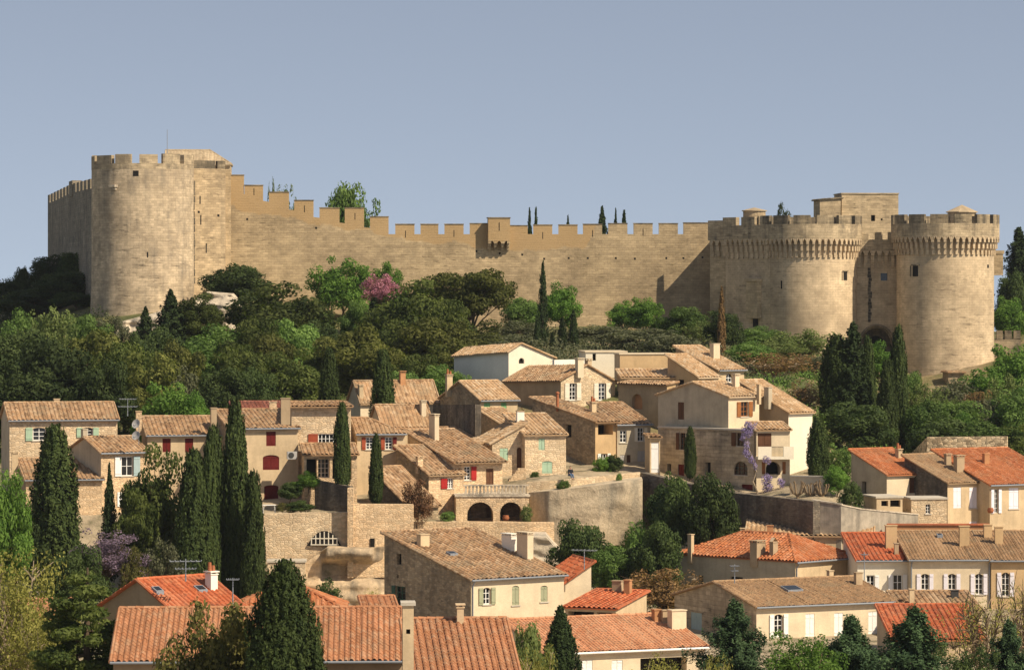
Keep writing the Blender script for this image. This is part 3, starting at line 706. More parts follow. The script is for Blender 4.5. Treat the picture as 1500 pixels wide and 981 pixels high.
    for (x0, y0, x1, y1) in sky:
        q = roofhit((x0+x1)/2, (y0+y1)/2); Dq = (rootM @ q).y; wd = (x1-x0)*mpp(Dq)*.75
        a, b, c = min(pl, key=lambda p: p[0]+p[1]*q.x+p[2]*q.y); hh = max(.6, wd*.9); cf = 1/math.sqrt(1+c*c)
        sk = None
        for nm, mt, e, z in (('skylight', 'zinc', 0, .29), ('pane', 'glass', .08, .31)):
            s_ = MB(); yy0, yy1 = q.y-hh/2*cf+e, q.y+hh/2*cf-e; xx0, xx1 = q.x-wd/2+e, q.x+wd/2-e
            pts = [(xx0, yy0), (xx1, yy0), (xx1, yy1), (xx0, yy1)]; zz = [a+b*x+c*y for x, y in pts]
            s_.prism(pts, [v-.05 if not e else v+z-.02 for v in zz], [v+z for v in zz])
            o = s_.build(nm, MT[mt], sk or root)
            if sk is None: sk = place(o)
    return H
def wall_thing(name, label, pts, th, mat, bot=None, cat='wall', cap=None, group=None, capw=.06):
    """garden or retaining wall along points (px, py of the top, D); bot: absolute height of the foot"""
    W = [P(*p) for p in pts]; root = empty(name, (W[0].x, W[0].y, tz(W[0].x, W[0].y)), label, cat, 0, group); o3 = Vector(root.location)
    mb = MB(); cb = MB()
    for k in range(len(W)-1):
        A, B = W[k], W[k+1]; t = Vector((B.x-A.x, B.y-A.y, 0)).normalized(); n = Vector((-t.y, t.x, 0))*th
        z0 = bot if bot is not None else min(tz(A.x, A.y), tz(B.x, B.y))-2
        zz = min(z0, A.z-.5, B.z-.5)
        A2 = A+Vector((t.x, t.y, 0))*(.004 if k else 0)
        poly = [(p.x-o3.x, p.y-o3.y) for p in (A2, B, B+n, A2+n)]
        mb.prism(poly, zz-o3.z, [A.z-o3.z, B.z-o3.z, B.z-o3.z, A.z-o3.z])
        if cap:
            e = Vector((-t.y, t.x, 0))*capw
            poly = [(p.x-o3.x, p.y-o3.y) for p in (A2-e, B-e, B+n+e, A2+n+e)]
            zt = [A.z-o3.z, B.z-o3.z, B.z-o3.z, A.z-o3.z]; cb.prism(poly, [z+.003 for z in zt], [z+.12 for z in zt])
    mb.build('masonry', MT[mat], root)
    if cap: cb.build('coping', MT[cap], root)
    return root
# ------------------------------------------------------------------ the fort
def arcblock(mb, r0, r1, a0, a1, z0, z1, c=(0, 0), n=4):
    A = [a0+(a1-a0)*k/n for k in range(n+1)]
    q = lambda r, a, z: Vector((c[0]+r*math.cos(a), c[1]+r*math.sin(a), z))
    for a, b in zip(A, A[1:]):
        U = lambda z0_, z1_: [(r1*a, z0_), (r1*b, z0_), (r1*b, z1_), (r1*a, z1_)]
        mb.face([q(r1, a, z0), q(r1, b, z0), q(r1, b, z1), q(r1, a, z1)], U(z0, z1))
        mb.face([q(r0, b, z0), q(r0, a, z0), q(r0, a, z1), q(r0, b, z1)], U(z0, z1))
        mb.face([q(r0, a, z1), q(r1, a, z1), q(r1, b, z1), q(r0, b, z1)])
        mb.face([q(r0, b, z0), q(r1, b, z0), q(r1, a, z0), q(r0, a, z0)])
    for a, s in ((a0, 1), (a1, -1)):
        f = [q(r0, a, z0), q(r1, a, z0), q(r1, a, z1), q(r0, a, z1)]; mb.face(f if s > 0 else f[::-1])
def corbel_block(mb, w, dep, h, M):
    """three rounded steps growing outwards (local -y is outwards)"""
    for k in range(3):
        mb.box(-w/2, -dep*(k+1)/3, h*(k/3)+.02*k, w/2, .1, h*((k+1)/3)+.004, M)
def mach_ring(mb, c, rb, rp, zcb, zct, n, a0=-math.pi, a1=math.pi):
    step = (a1-a0)/n
    for k in range(n):
        a = a0+(k+.5)*step
        M = Matrix.Translation((c[0]+rb*math.cos(a), c[1]+rb*math.sin(a), zcb)) @ Matrix.Rotation(a+math.pi/2, 4, 'Z')
        w = rb*step*.46; corbel_block(mb, w, rp-rb-.02, zct-zcb, M)
        # pointed arch between this corbel and the next: two spandrels
        g = rp*step*.46; b = a+step/2
        Mb = Matrix.Translation((c[0]+rp*math.cos(b), c[1]+rp*math.sin(b), zct)) @ Matrix.Rotation(b+math.pi/2, 4, 'Z')
        for s in (-1, 1):
            tri = [(s*g*.56, -.45), (s*.0, .0), (s*g*.56, .0)]
            F = [Mb @ Vector((x, -.0, z)) for x, z in tri]; Bk = [Mb @ Vector((x, .3, z)) for x, z in tri]
            mb.face(F if s > 0 else F[::-1]); mb.face(Bk[::-1] if s > 0 else Bk)
            for i in range(3): mb.face([F[i], F[(i+1) % 3], Bk[(i+1) % 3], Bk[i]])
def mach_straight(mb, mbt, A, B, zcb, zct, zgap, ztop, over, th, nc, mer):
    """machicolated parapet on the straight wall A-B (xy), outward side to the right of A->B is front"""
    A, B = Vector((*A, 0)), Vector((*B, 0)); t = (B-A).normalized(); L = (B-A).length
    M0 = Matrix.Translation(A) @ Matrix.Rotation(math.atan2(t.y, t.x), 4, 'Z')
    for k in range(nc):
        x = L*(k+.5)/nc; corbel_block(mb, L/nc*.5, over-.02, zct-zcb, M0 @ Matrix.Translation((x, 0, zcb)))
        g = L/nc*.46
        xb = L*(k+1)/nc
        if k < nc-1:
            for s in (-1, 1):
                tri = [(xb+s*g*.56, -.45), (xb, 0), (xb+s*g*.56, 0)]
                F = [M0 @ Vector((x_, -over, zct+z)) for x_, z in tri]; Bk = [M0 @ Vector((x_, -over+.3, zct+z)) for x_, z in tri]
                mb.face(F); mb.face(Bk)
                for i in range(3): mb.face([F[i], F[(i+1) % 3], Bk[(i+1) % 3], Bk[i]])
    mbt.box(0, -over, zct+.003, L, -over+.6, zgap, M0)
    mbt.box(0, -over+.604, zct+.003, L, th, zct+.3, M0)
    for u0, u1 in mer: mbt.box(L*u0, -over, zgap+.003, L*u1, -over+.58, ztop, M0)
def zof(py, D): return ZC+(HY-py)*D/FPX
def slit(name, parent, M, w, h, mat='dark', proud=.012):  # dark plate on the wall face, its colour stands for shade in a hole
    b_ = MB(); b_.box(-w/2, -proud, -h/2, w/2, .05, h/2, M); return b_.build(name, MT[mat], parent)

# --- the great round tower at the left end
def left_tower():
    D = 486.; c = P(209, 470, D); s = mpp(D); r = 74.5*s
    zb = tz(c.x, c.y-r)-3
    root = empty('round_tower', (c.x, c.y, tz(c.x, c.y)), 'massive round stone tower with pale crenellated top at the left end of the fortress', 'tower')
    o = root.location; Z = lambda py: zof(py, D-r)-o.z
    mb = MB(); zg, zt = Z(239), Z(226)
    mb.lathe([(r*1.035, zb-o.z), (r*1.03, Z(470)), (r*1.012, Z(430)), (r, Z(380)), (r, Z(247))], 72)
    mb.build('tower_wall', MT['fort_tower'], root, True)
    pb = MB(); pb.lathe([(r, Z(247)-.002), (r+.02, Z(247)), (r+.02, zg)], 72)
    pb.lathe([(r-.7, zg), (r-.7, zg-1.5)], 72); pb.lathe([(r+.02, zg), (r-.7, zg)], 72); pb.lathe([(r-.7, zg-1.4), (0.01, zg-1.4)], 72)
    for a0, a1 in ((-178, -153), (-147, -121.5), (-116.5, -97.5), (-88, -67.5), (-61, -38), (-31, -4), (2, 26), (158, 178)):
        arcblock(pb, r-.62, r+.02, R(a0), R(a1), zg+.002, zt+.12*math.sin(a0), n=6)
    pb.build('battlement', MT['fort_par'], root)
    for px, py, w, h in ((199, 254, 8, 8), (216, 373, 2, 8), (205, 400, 2, 0), (212, 405, 2, 6)):
        if not h: continue
        a = math.asin(max(-.99, min(.99, ((px-CX)*(D-r)/FPX-c.x)/r))); rr = r+.01
        M = Matrix.Translation((rr*math.sin(a), -rr*math.cos(a), Z(py))) @ Matrix.Rotation(a, 4, 'Z')
        slit('window' if w > 4 else 'arrow_slit', root, M, w*s, h*s)
    b_ = MB(); a = math.asin(((167-CX)*(D-r)/FPX-c.x)/r); M = Matrix.Translation((r*math.sin(a), -r*math.cos(a), Z(274))) @ Matrix.Rotation(a, 4, 'Z')
    b_.box(-.45, -.7, 0, .45, .2, .3, M); b_.box(-.3, -.35, -.35, .3, .2, 0, M); b_.build('corbel_stone', MT['rock_pale'], root)
    # square shoulder between the tower and the curtain wall
    ab = MB(); A = P(270, 0, 488.5); B = P(330, 0, 491.5); q = [(p.x-o.x, p.y-o.y) for p in (A, B, P(331, 0, 500), P(262, 0, 496))]
    zt2, zg2 = Z(231), Z(243)
    ab.prism(q, zb-o.z, zg2); ab.build('shoulder_wall', MT['fort_shoulder'], root)
    tb = MB(); t = Vector((B.x-A.x, B.y-A.y, 0)); L = t.length; M0 = Matrix.Translation((A.x-o.x, A.y-o.y, 0)) @ Matrix.Rotation(math.atan2(t.y, t.x), 4, 'Z')
    for u0, u1 in ((.14, .75), (.81, 1.0)): tb.box(L*u0, .003, zg2+.003, L*u1, .6, zt2, M0)
    tb.build('battlement', MT['fort_top'], root)
    for px, py, h in ((293, 290, 12), (294, 320, 14), (302, 362, 14)):
        u = (px-270)/60; M = M0 @ Matrix.Translation((L*u, 0, Z(py))); slit('arrow_slit', root, M, .16, h*s)
    slit('putlog_hole', root, M0 @ Matrix.Translation((L*.83, 0, Z(313))), .3, .3); slit('putlog_hole', root, M0 @ Matrix.Translation((L*.35, 0, Z(308))), .3, .3)
    b_ = MB(); rg = random.Random(2)
    for k in range(14): b_.box(L*.225+rg.uniform(-.03, .03), -.02-.003*k, Z(415-11*k), L*.225+.16+rg.uniform(-.05, .08), .05, Z(406-11*k-rg.uniform(0, 2)), M0)
    b_.build('dark_seam', MT['fort_dark'], root)  # ragged dark blocks up the line between tower and shoulder
    return root
left_tower()

# --- the long curtain wall
def curtain():
    Dc = lambda px: 497+6*(px-330)/706
    root = empty('curtain_wall', P(690, 470, Dc(690)), 'long sunlit curtain wall with stepped battlements running between the round tower and the gatehouse', 'wall'); o = Vector(root.location)
    mer = [(324,357,257),(358,385,272),(394,423,282),(431,459,294),(468,497,305),(505,533,305),(542,569,318),(579,607,329),(616,642,329),(651,679,329),(688,714,328),(746,773,331),(781,809,330),(818,846,330),(854,882,329),(891,919,328),(928,956,328),(965,993,328),(1001,1037,327)]
    gapx = [324, 357, 385, 394, 423, 432, 459, 468, 497, 505, 533, 542, 569, 579, 700, 1040]; gapy = [282, 284, 294, 296, 307, 308, 318, 319, 326, 327, 333, 334, 343, 343, 343, 343]
    gy = lambda x: float(np.interp(x, gapx, gapy))
    segs, x = [], 324
    for a, b, y in mer:
        if a > x: segs.append((x, a, None))
        segs.append((a, b, y)); x = b
    segs.append((1037, 1066, None))
    zl = lambda x: float(np.interp(x, [330,400,450,570,680,690,858,862,1035], [300,312,326,347,357,362,362,322,322]))
    mb = MB(); pts_px = []
    def pt(px, z, back): 
        p = P(px, 0, Dc(px)); return Vector((p.x-o.x, p.y-o.y+back, z-o.z))
    cap = MB()
    for a, b, y in segs:
        n = 1 if b-a < 40 else 3
        for i in range(n):
            xa, xb = a+(b-a)*i/n, a+(b-a)*(i+1)/n
            za, zb_ = zof(gy(xa), Dc(xa)), zof(gy(xb), Dc(xb)); z0a, z0b = tz_at(xa, Dc(xa))-2, tz_at(xb, Dc(xb))-2
            ta, tb = (za, zb_) if y is None else (zof(y, Dc(xa)), zof(y, Dc(xb)))
            hs = [0, .3, .55, .75, .88, 1.]
            for h0, h1 in zip(hs, hs[1:]):           # the front in lifts, so that the plaster line can follow
                f = [pt(xa, z0a+(ta-z0a)*h0, 0), pt(xb, z0b+(tb-z0b)*h0, 0), pt(xb, z0b+(tb-z0b)*h1, 0), pt(xa, z0a+(ta-z0a)*h1, 0)]; mb.face(f)
            if y is not None:
                mb.face([pt(xa, za-.3, 0), pt(xa, ta, 0), pt(xa, ta, .6), pt(xa, za-.3, .6)]); mb.face([pt(xb, zb_-.3, .6), pt(xb, tb, .6), pt(xb, tb, 0), pt(xb, zb_-.3, 0)])
                mb.face([pt(xa, za, .6), pt(xa, ta, .6), pt(xb, tb, .6), pt(xb, zb_, .6)])
                cap.prism([(pt(q, 0, w_).x, pt(q, 0, w_).y) for q, w_ in ((xa-.5, -.06), (xb+.5, -.06), (xb+.5, .66), (xa-.5, .66))], [ta-o.z+.002]*4, [ta-o.z+.12]*4)
                mb.face([pt(xa, za, .6), pt(xb, zb_, .6), pt(xb, zb_, 2), pt(xa, za, 2)])
            else: mb.face([pt(xa, za, 0), pt(xb, zb_, 0), pt(xb, zb_, 2), pt(xa, za, 2)])
            mb.face([pt(xb, z0b, 2), pt(xa, z0a, 2), pt(xa, za, 2), pt(xb, zb_, 2)])
    w = mb.build('masonry', MT['fort_wall'], root)
    at = w.data.attributes.new('plaster', 'FLOAT', 'POINT'); vals = []
    for v in w.data.vertices:
        p = v.co+o; px = CX+p.x*FPX/p.y; vals.append(.5+(p.z-zof(zl(px), p.y))*.28)
    at.data.foreach_set('value', np.array(vals, dtype=np.float32))
    cap.build('merlon_cap', MT['fort_top'], root)
    # the box machicolation
    bx = MB(); A, B = pt(714, 0, 0), pt(746, 0, 0); L = B.x-A.x; ang = math.atan2(B.y-A.y, B.x-A.x); M0 = Matrix.Translation((A.x, A.y, 0)) @ Matrix.Rotation(ang, 4, 'Z')
    zt, zb_, zc = zof(320, 500)-o.z, zof(353, 500)-o.z, zof(366, 500)-o.z
    bx.box(0, -1.35, zb_, L, -.004, zt, M0)
    for k in range(4):
        x = L*k/3; x = min(max(x, .2), L-.2); corbel_block(bx, .38, 1.33, zb_-zc-.004, M0 @ Matrix.Translation((x, 0, zc)))
    for k in range(3):                                   # little arches between the corbels
        x0, x1 = L*k/3+.2, L*(k+1)/3-.2; pts = arch_pts(x0, x1, 0, 0, .5, 8); 
        for i in range(4): bx.face([M0 @ Vector((x0, -1.34, zb_)), M0 @ Vector((pts[i][0], -1.34, zb_+pts[i][1])), M0 @ Vector((pts[i+1][0], -1.34, zb_+pts[i+1][1]))])
        for i in range(4, 8): bx.face([M0 @ Vector((x1, -1.34, zb_)), M0 @ Vector((pts[i][0], -1.34, zb_+pts[i][1])), M0 @ Vector((pts[i+1][0], -1.34, zb_+pts[i+1][1]))])
    bo = bx.build('box_machicolation', MT['fort_wall'], root); a2 = bo.data.attributes.new('plaster', 'FLOAT', 'POINT'); a2.data.foreach_set('value', np.array([.5+(v.co.z-zb_+.2)*.3 for v in bo.data.vertices], dtype=np.float32))
    rc = MB(); rc.box(-.07, -1.42, zt+.003, L+.07, .6, zt+.14, M0); rc.build('machicolation_cap', MT['fort_top'], root)
    slit('arrow_slit', root, M0 @ Matrix.Translation((L/2, -1.36, (zt+zb_)/2+.4)), .1, 1.1)
    for px, py in ((765,373),(797,379),(833,378),(861,378),(902,378),(930,379),(976,378),(1001,378),(1029,377),(362,321),(463,334),(732,371),(698,368)):
        slit('putlog_hole', root, Matrix.Translation(pt(px, zof(py, Dc(px)), 0)), .26, .26)
    for px, py in ((372,281),(446,306),(520,317),(594,343),(665,342),(868,342),(942,340),(795,345)):
        slit('arrow_slit', root, Matrix.Translation(pt(px, zof(py, Dc(px)), 0)), .1, .9)
curtain()

# --- the rampart running away to the left, in shade
def rampart():
    A, B = P(70, 0, 570), P(134, 0, 492); root = empty('rampart_wall', (A.x, A.y, 30), 'shaded grey rampart with small battlements receding left behind the round tower', 'wall'); o = Vector(root.location)
    t = Vector((B.x-A.x, B.y-A.y, 0)); L = t.length; M0 = Matrix.Translation((0, 0, -o.z)) @ Matrix.Rotation(math.atan2(t.y, t.x), 4, 'Z')
    mb, tb = MB(), MB(); n = 13
    for k in range(n):
        u0, u1 = k/n, (k+1)/n
        def zz(u):
            p = A.lerp(B, u); px = CX+p.x*FPX/p.y; return zof(float(np.interp(px, [69, 104, 133], [299, 283, 276])), p.y)
        za, zb_ = zz(u0), zz(u1)
        for h0, h1 in ((0, 1),):
            q = [(L*u0, 0), (L*u1, 0), (L*u1, 2), (L*u0, 2)]; q = [M0 @ Vector((x, y, 0)) for x, y in q]
            mb.prism([(p.x, p.y) for p in q], 24-o.z, [za-o.z, zb_-o.z, zb_-o.z, za-o.z])
        um = u0+.64/n; zm = max(za, zb_)
        if k == 7: tb.box(L*u0, -.12, za-.5, L*(u1), 1.2, zm+1.7, M0)
        else: tb.box(L*u0, .0, min(za, zb_)-.1+.1, L*um, .6, zm+1.25, M0)
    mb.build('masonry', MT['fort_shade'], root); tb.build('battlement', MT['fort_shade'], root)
rampart()

# --- the gatehouse with its twin towers
def gatehouse():
    g0 = P(1284, 520, 488); zb = tz(g0.x, g0.y)
    root = empty('gatehouse', (g0.x, g0.y, zb), 'sunlit fortress gatehouse with twin round towers and a ring of machicolations', 'gatehouse'); o = Vector(root.location)
    W = lambda px, D: (P(px, 0, D).x-o.x, D-o.y)
    Z = lambda py, D: zof(py, D)-o.z
    def rtower(px, D, rb_px, rp_px, yct, ycb, ygap, ytop, phase):
        c = W(px, D); s = mpp(D); rb, rp = rb_px*s, rp_px*s; f = D-rb
        m = MB(); base = tz(c[0]+o.x, f)-3-o.z
        m.lathe([(rb*1.02, base), (rb*1.012, Z(540, f)), (rb, Z(480, f)), (rb, Z(yct, f)+.1)], 84, c)
        t = m.build('round_tower', MT['fort_gate'], root, True)
        ft = D-rp; zct, zcb, zg, zt = Z(yct, ft), Z(ycb, f), Z(ygap, ft), Z(ytop, ft)
        n = 54; mr = MB(); mach_ring(mr, c, rb, rp, zcb, zct, n); mr.build('machicolation', MT['fort_gate'], root)
        p = MB(); p.lathe([(rp-.5, zct-.0), (rp, zct+.002), (rp, zg)], 84, c); p.build('parapet', MT['fort_par'], root); p = MB(); p.lathe([(rp, zg), (rp-.6, zg), (rp-.6, zg-1.2), (0.01, zg-1.2)], 84, c)
        nm = 14
        for k in range(nm):
            a = 2*math.pi*(k-.3725)/nm; arcblock(p, rp-.58, rp, a, a+2*math.pi/nm*.745, zg+.003, zt, c, 5)
        # dark crust on the stones of the parapet
        p.build('battlement', MT['fort_top'], root)
        return c, rb, f
    cL, rL, fL = rtower(1186, 490, 69., 76.5, 349, 377, 328, 315, .13)
    cR, rR, fR = rtower(1384.5, 487, 71., 79, 346, 373, 327, 313.5, .36)
    # flank between the left tower and the curtain wall, and the flat turret beside it
    m = MB(); A, B = W(1063, 494.5), W(1128, 487); C2, D2 = W(1150, 497), W(1070, 503); base = Z(520, 490)-4
    m.prism([A, B, C2, D2], base, Z(349, 490)+.05); m.build('flank_wall', MT['fort_gate'], root)
    mach, top = MB(), MB(); mach_straight(mach, top, A, B, Z(379, 491), Z(350, 491), Z(330, 491), Z(318, 491), .5, 3, 9, ((.0, .3), (.42, .72), (.84, 1.))); mach.build('machicolation', MT['fort_gate'], root); top.build('battlement', MT['fort_par'], root)
    m = MB(); A3, B3 = W(1040, 498.2), W(1066, 496.5); m.prism([A3, B3, W(1068, 505), W(1042, 505)], base, Z(352, 497)+.05); m.build('turret_wall', MT['fort'], root)
    mach, top = MB(), MB(); mach_straight(mach, top, A3, B3, Z(376, 497), Z(352, 497), Z(333, 497), Z(323, 497), .5, 6, 3, ((0, .88),)); mach.build('machicolation', MT['fort_gate'], root); top.build('battlement', MT['fort_par'], root)
    # wall with the gate
    D0 = 490.0; A4, B4 = W(1243, D0), W(1322, D0); L = B4[0]-A4[0]; s = mpp(D0)
    u = lambda px: (px-1243)*s; zbase = Z(580, D0)
    m = MB(); ops = [(u(1260), u(1308), zbase+.3, Z(478, D0), 3.0, 24*s*1.12), (u(1290), u(1300), Z(411, D0), Z(400, D0), .5, 0)]
    wall_face(m, (A4[0], A4[1], 0), (1, 0, 0), (0, -1, 0), L, zbase, Z(366, D0)+.05, [], ops)
    m.box(A4[0], A4[1]+3.6, zbase, B4[0], A4[1]+5, Z(366, D0)); m.build('gate_wall', MT['fort_gate'], root)
    d_ = MB(); d_.box(A4[0]+u(1255), A4[1]+3.02, zbase, A4[0]+u(1313), A4[1]+3.2, Z(470, D0)); d_.build('gate', MT['fort_top'], root)
    d_ = MB(); xc = A4[0]+u(1286); hw = 15*s; zt_ = Z(492, D0); d_.face([Vector((x, A4[1]+3.0, z)) for x, z in [(xc-hw, zbase)]+arch_pts(xc-hw, xc+hw, zbase, zt_, hw*1.15)+[(xc+hw, zbase)]]); d_.build('passage', MT['dark'], root)
    d_ = MB(); d_.box(A4[0]+u(1289), A4[1]+.42, Z(412, D0), A4[0]+u(1301), A4[1]+.5, Z(399, D0)); d_.build('window', MT['glass'], root)
    ar = MB(); rr = 25.5*s; cz = Z(478, D0)-24*s*1.12; cx = A4[0]+u(1284)
    for q, rad in ((1., .16), (.9, .12)): ar.tube([(cx-rr*q*math.cos(k*math.pi/16), A4[1]-.02+(1-q)*4, cz+rr*q*1.12*math.sin(k*math.pi/16)) for k in range(17)], rad, 6)
    ar.build('archivolt', MT['fort_top'], root)
    mach, top = MB(), MB(); mach_straight(mach, top, A4, B4, Z(391, D0), Z(367, D0), Z(351, D0), Z(340, D0), .75, 4, 8, ((.18, .36), (.48, .62), (.72, .86))); mach.build('machicolation', MT['fort_gate'], root); top.build('battlement', MT['fort_par'], root)
    st = MB()                                            # the black run-off strip beside the gate
    rg = random.Random(4)
    for k in range(16):
        z1 = Z(392+5*k, D0); z0 = Z(396.6+5*k, D0); st.box(A4[0]+u(1271.5+rg.uniform(-1, 1)), A4[1]-.03-.004*k, z0, A4[0]+u(1276.5+rg.uniform(-1.5, 1)), A4[1]+.1, z1)
    st.build('dark_groove', MT['fort_dark'], root)
    def on_tower(name, c, r, f, px, py, w, h, mat='dark', proud=.012):
        a = math.asin(max(-.99, min(.99, (P(px, 0, f).x-o.x-c[0])/r))); s_ = mpp(f)
        fz = o.y+c[1]-r*math.cos(a); M = Matrix.Translation((c[0]+r*math.sin(a), c[1]-r*math.cos(a), Z(py, fz))) @ Matrix.Rotation(a, 4, 'Z')
        return slit(name, root, M, w*s_, h*s_, mat, proud)
    for c, r, f, px, py, w, h in ((cL, rL, fL, 1240, 404, 8, 13), (cR, rR, fR, 1343, 397, 10, 16)):
        on_tower('window', c, r, f, px, py, w, h)
        on_tower('window_frame', c, r, f, px, py-h*.56, w*1.5, h*.12, 'fort_top', .1); on_tower('window_frame', c, r, f, px-w*.62, py, w*.22, h, 'fort_top', .06)
    on_tower('arrow_slit', cR, rR, fR, 1391, 526, 4, 4); on_tower('arrow_slit', cR, rR, fR, 1381, 540, 6, 30, 'fort_dark', .02); on_tower('window', cR, rR, fR, 1451, 390, 5, 5)
    on_tower('arrow_slit', cL, rL, fL, 1146, 417, 2.5, 12); 
    # latrine shaft on the flank
    b_ = MB(); t = Vector((B[0]-A[0], B[1]-A[1], 0)); Lf = t.length; M0 = Matrix.Translation((A[0], A[1], 0)) @ Matrix.Rotation(math.atan2(t.y, t.x), 4, 'Z')
    b_.box(Lf*.56, -.7, Z(466, 490), Lf*.80, -.004, Z(412, 490), M0); b_.box(Lf*.54, -.85, Z(411, 490)-.1, Lf*.82, -.003, Z(408, 490), M0); b_.build('latrine_shaft', MT['fort'], root)
    slit('drain_opening', root, M0 @ Matrix.Translation((Lf*.68, -.02, Z(473, 490))), 1.1, 1.1)
    # stair turrets on the roof
    for px, D, w, ye, yp in ((1105, 505, 33, 309, 304), (1409, 494, 42, 311, 300)):
        c = W(px, D); r = w/2*mpp(D); t_ = MB(); t_.lathe([(r, Z(350, D)), (r, Z(ye, D))], 10 if px > 1300 else 24, c); st_ = t_.build('stair_turret', MT['fort'], root)
        t_ = MB(); t_.lathe([(r*1.12, Z(ye, D)-.05), (r*1.12, Z(ye, D)+.06), (.02, Z(yp, D))], 10 if px > 1300 else 24, c); t_.build('turret_roof', MT['tile_beige'], st_)
    b_ = MB(); c = W(1459, 492); b_.box(c[0]-.9, c[1]-1, Z(403, 492), c[0]+.8, c[1]+6, Z(372, 492)); b_.box(c[0]-1, c[1]-1.1, Z(372, 492)+.003, c[0]+.95, c[1]+6, Z(367, 492)); b_.build('bartizan', MT['fort'], root)
gatehouse()
KP = house('keep', 'square pale stone keep with a small window rising behind the twin towers', (1233, 284), 540, 4, d=7, xr=1316, roof=('flat', None), wall='fort', trim='fort', cat='tower', base=20,
      ops=[('F', 'dark', 1276, 315, 1282, 324, 'dark'), ('F', 'dark', 1290, 320, 1293, 323, 'dark')])
house('lean_to', None, (1201, 293), 538, 4, d=6, xr=1231.5, roof=('shedx', 291), wall='fort', tile='fort_top', parent=KP.root, base=20)
house('guard_house', 'low tiled guard house standing on the platform behind the round tower battlements', (243, 240), 496, 3, d=5.5, xr=338, roof=('hipr', 221), wall='fort', tile='tile_beige', cat='house', base=30, pitch=.5, amp=.03)
wall_thing('crenellated_wall', 'short low crenellated wall at the far right foot of the right gate tower', [(1452, 498, 489), (1495, 496, 489)], .8, 'fort_top')
_cw = bpy.data.objects['crenellated_wall']; cb = MB()
for x0, x1 in ((1460, 1469), (1472, 1482), (1485, 1495)):
    a, b = P(x0, 497, 489), P(x1, 484, 489); q = Vector(_cw.location); cb.box(a.x-q.x, a.y-q.y, a.z-q.z+.003, b.x-q.x, a.y-q.y+.6, b.z-q.z)
cb.build('battlement', MT['fort_top'], _cw)
house('stone_hut', 'little grey stone hut against the foot of the right gate tower', (1389, 546), 473.5, 5, d=3.5, xr=1412, roof=('shed', 545), wall='stone_grey', tile='tile_old', cat='hut', base=8)
# ------------------------------------------------------------------ the village houses, from the left and upper rows down to the front
W4 = {'cols': 2, 'rows': 3}
def Fw(x0, y0, x1, y1, c='w_white', **k): return ('F', 'win', x0, y0, x1, y1, c, k)
def Fs(x0, y0, x1, y1, c='w_white', **k): return ('F', 'shut', x0, y0, x1, y1, c, k)
def Fd(x0, y0, x1, y1, c='w_brown', **k): return ('F', 'door', x0, y0, x1, y1, c, k)
def Fk(x0, y0, x1, y1, **k): return ('F', 'dark', x0, y0, x1, y1, 'dark', k)
def Lk(x0, y0, x1, y1, **k): return ('L', 'dark', x0, y0, x1, y1, 'dark', k)
def Lw(x0, y0, x1, y1, c='w_white', **k): return ('L', 'win', x0, y0, x1, y1, c, k)
def Ls(x0, y0, x1, y1, c='w_brown', **k): return ('L', 'shut', x0, y0, x1, y1, c, k)
def Ld(x0, y0, x1, y1, c='w_brown', **k): return ('L', 'door', x0, y0, x1, y1, c, k)

# left row
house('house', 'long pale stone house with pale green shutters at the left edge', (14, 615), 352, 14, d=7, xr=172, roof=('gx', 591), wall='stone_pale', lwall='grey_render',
      ops=[Fw(48, 626, 67, 645, 'w_mint', sh='lr', shw=1.05, rows=3, arch=.35), Fw(121, 626, 136, 640, 'w_mint', sh='lr', shw=1.1, arch=.35)], chim=[(79, 88, 584, 593, 'cream', 'plain')], gutter=True)
house('house', 'stone lean-to house with rusty brown tile roof below the green shuttered house', (38, 703), 344, 14, d=6, xr=150, roof=('shed', 674), wall='stone_warm', lwall='stone_grey', ops=[Fk(80, 730, 92, 750)], chim=[(17, 27, 661, 682, 'cream')], gutter=True)
house('house', 'small gabled house with white shuttered tall window behind the front cypresses', (148, 663), 346, 30, xl=101, xr=216, roof=('gx', 641), wall='stone_warm', lwall='grey_render',
      ops=[Fw(178, 668, 195, 697, 'w_white', sh='lr', col2='w_blue', rows=2, shw=1.1), Fw(178, 720, 190, 741, 'w_white', sh='l', rows=2)], gutter=True, chim=[(121, 129, 628, 647, 'grey_render', 'plain')])
H4 = house('house', 'low house with two closed maroon shutters and a striped tile roof', (216, 638), 350, 10, d=7, xr=326, roof=('shed', 612), wall='cream', lwall='stone_grey',
      ops=[Fs(238, 641, 250, 662, 'w_maroon'), Fs(271, 641, 283, 662, 'w_maroon')], chim=[(199, 208, 602, 628, 'stone_warm', 'plain')], gutter=True)
house('house', 'tall cream house with maroon arched shutters and an outdoor air conditioner', (336, 628), 347, 14, d=7.5, xr=437, roof=('shed', 602), wall='cream', lwall='stone_grey',
      ops=[Fs(390, 631, 404, 653, 'w_maroon'), Fs(385, 666, 409, 688, 'w_maroon', arch=.35), Fd(387, 710, 408, 745, 'w_maroon', arch=.25)], chim=[(309, 318, 597, 616, 'brown_render', 'plain')], gutter=True)
house('house', 'house showing only a dark red tile roof behind the maroon shuttered house', (345, 604), 362, 8, d=7, xr=418, roof=('shed', 590), wall='cream', tile='tile_darkred', chim=[(394, 406, 588, 604, 'stone_warm', 'plain')])
H7 = house('house', 'flat fronted stone house with white grid window and one brick red shutter', (427, 596), 349, 8, d=6, xr=514, roof=('shed', 590), wall='stone_pale', lwall='brown_render',
      ops=[Fw(466, 635, 494, 650, 'w_rust', sh='l', shw=1.0, cols=5, rows=2, arch=.0)], chim=[(411, 426, 583, 612, 'brown_render', 'plain')], oy=.6)
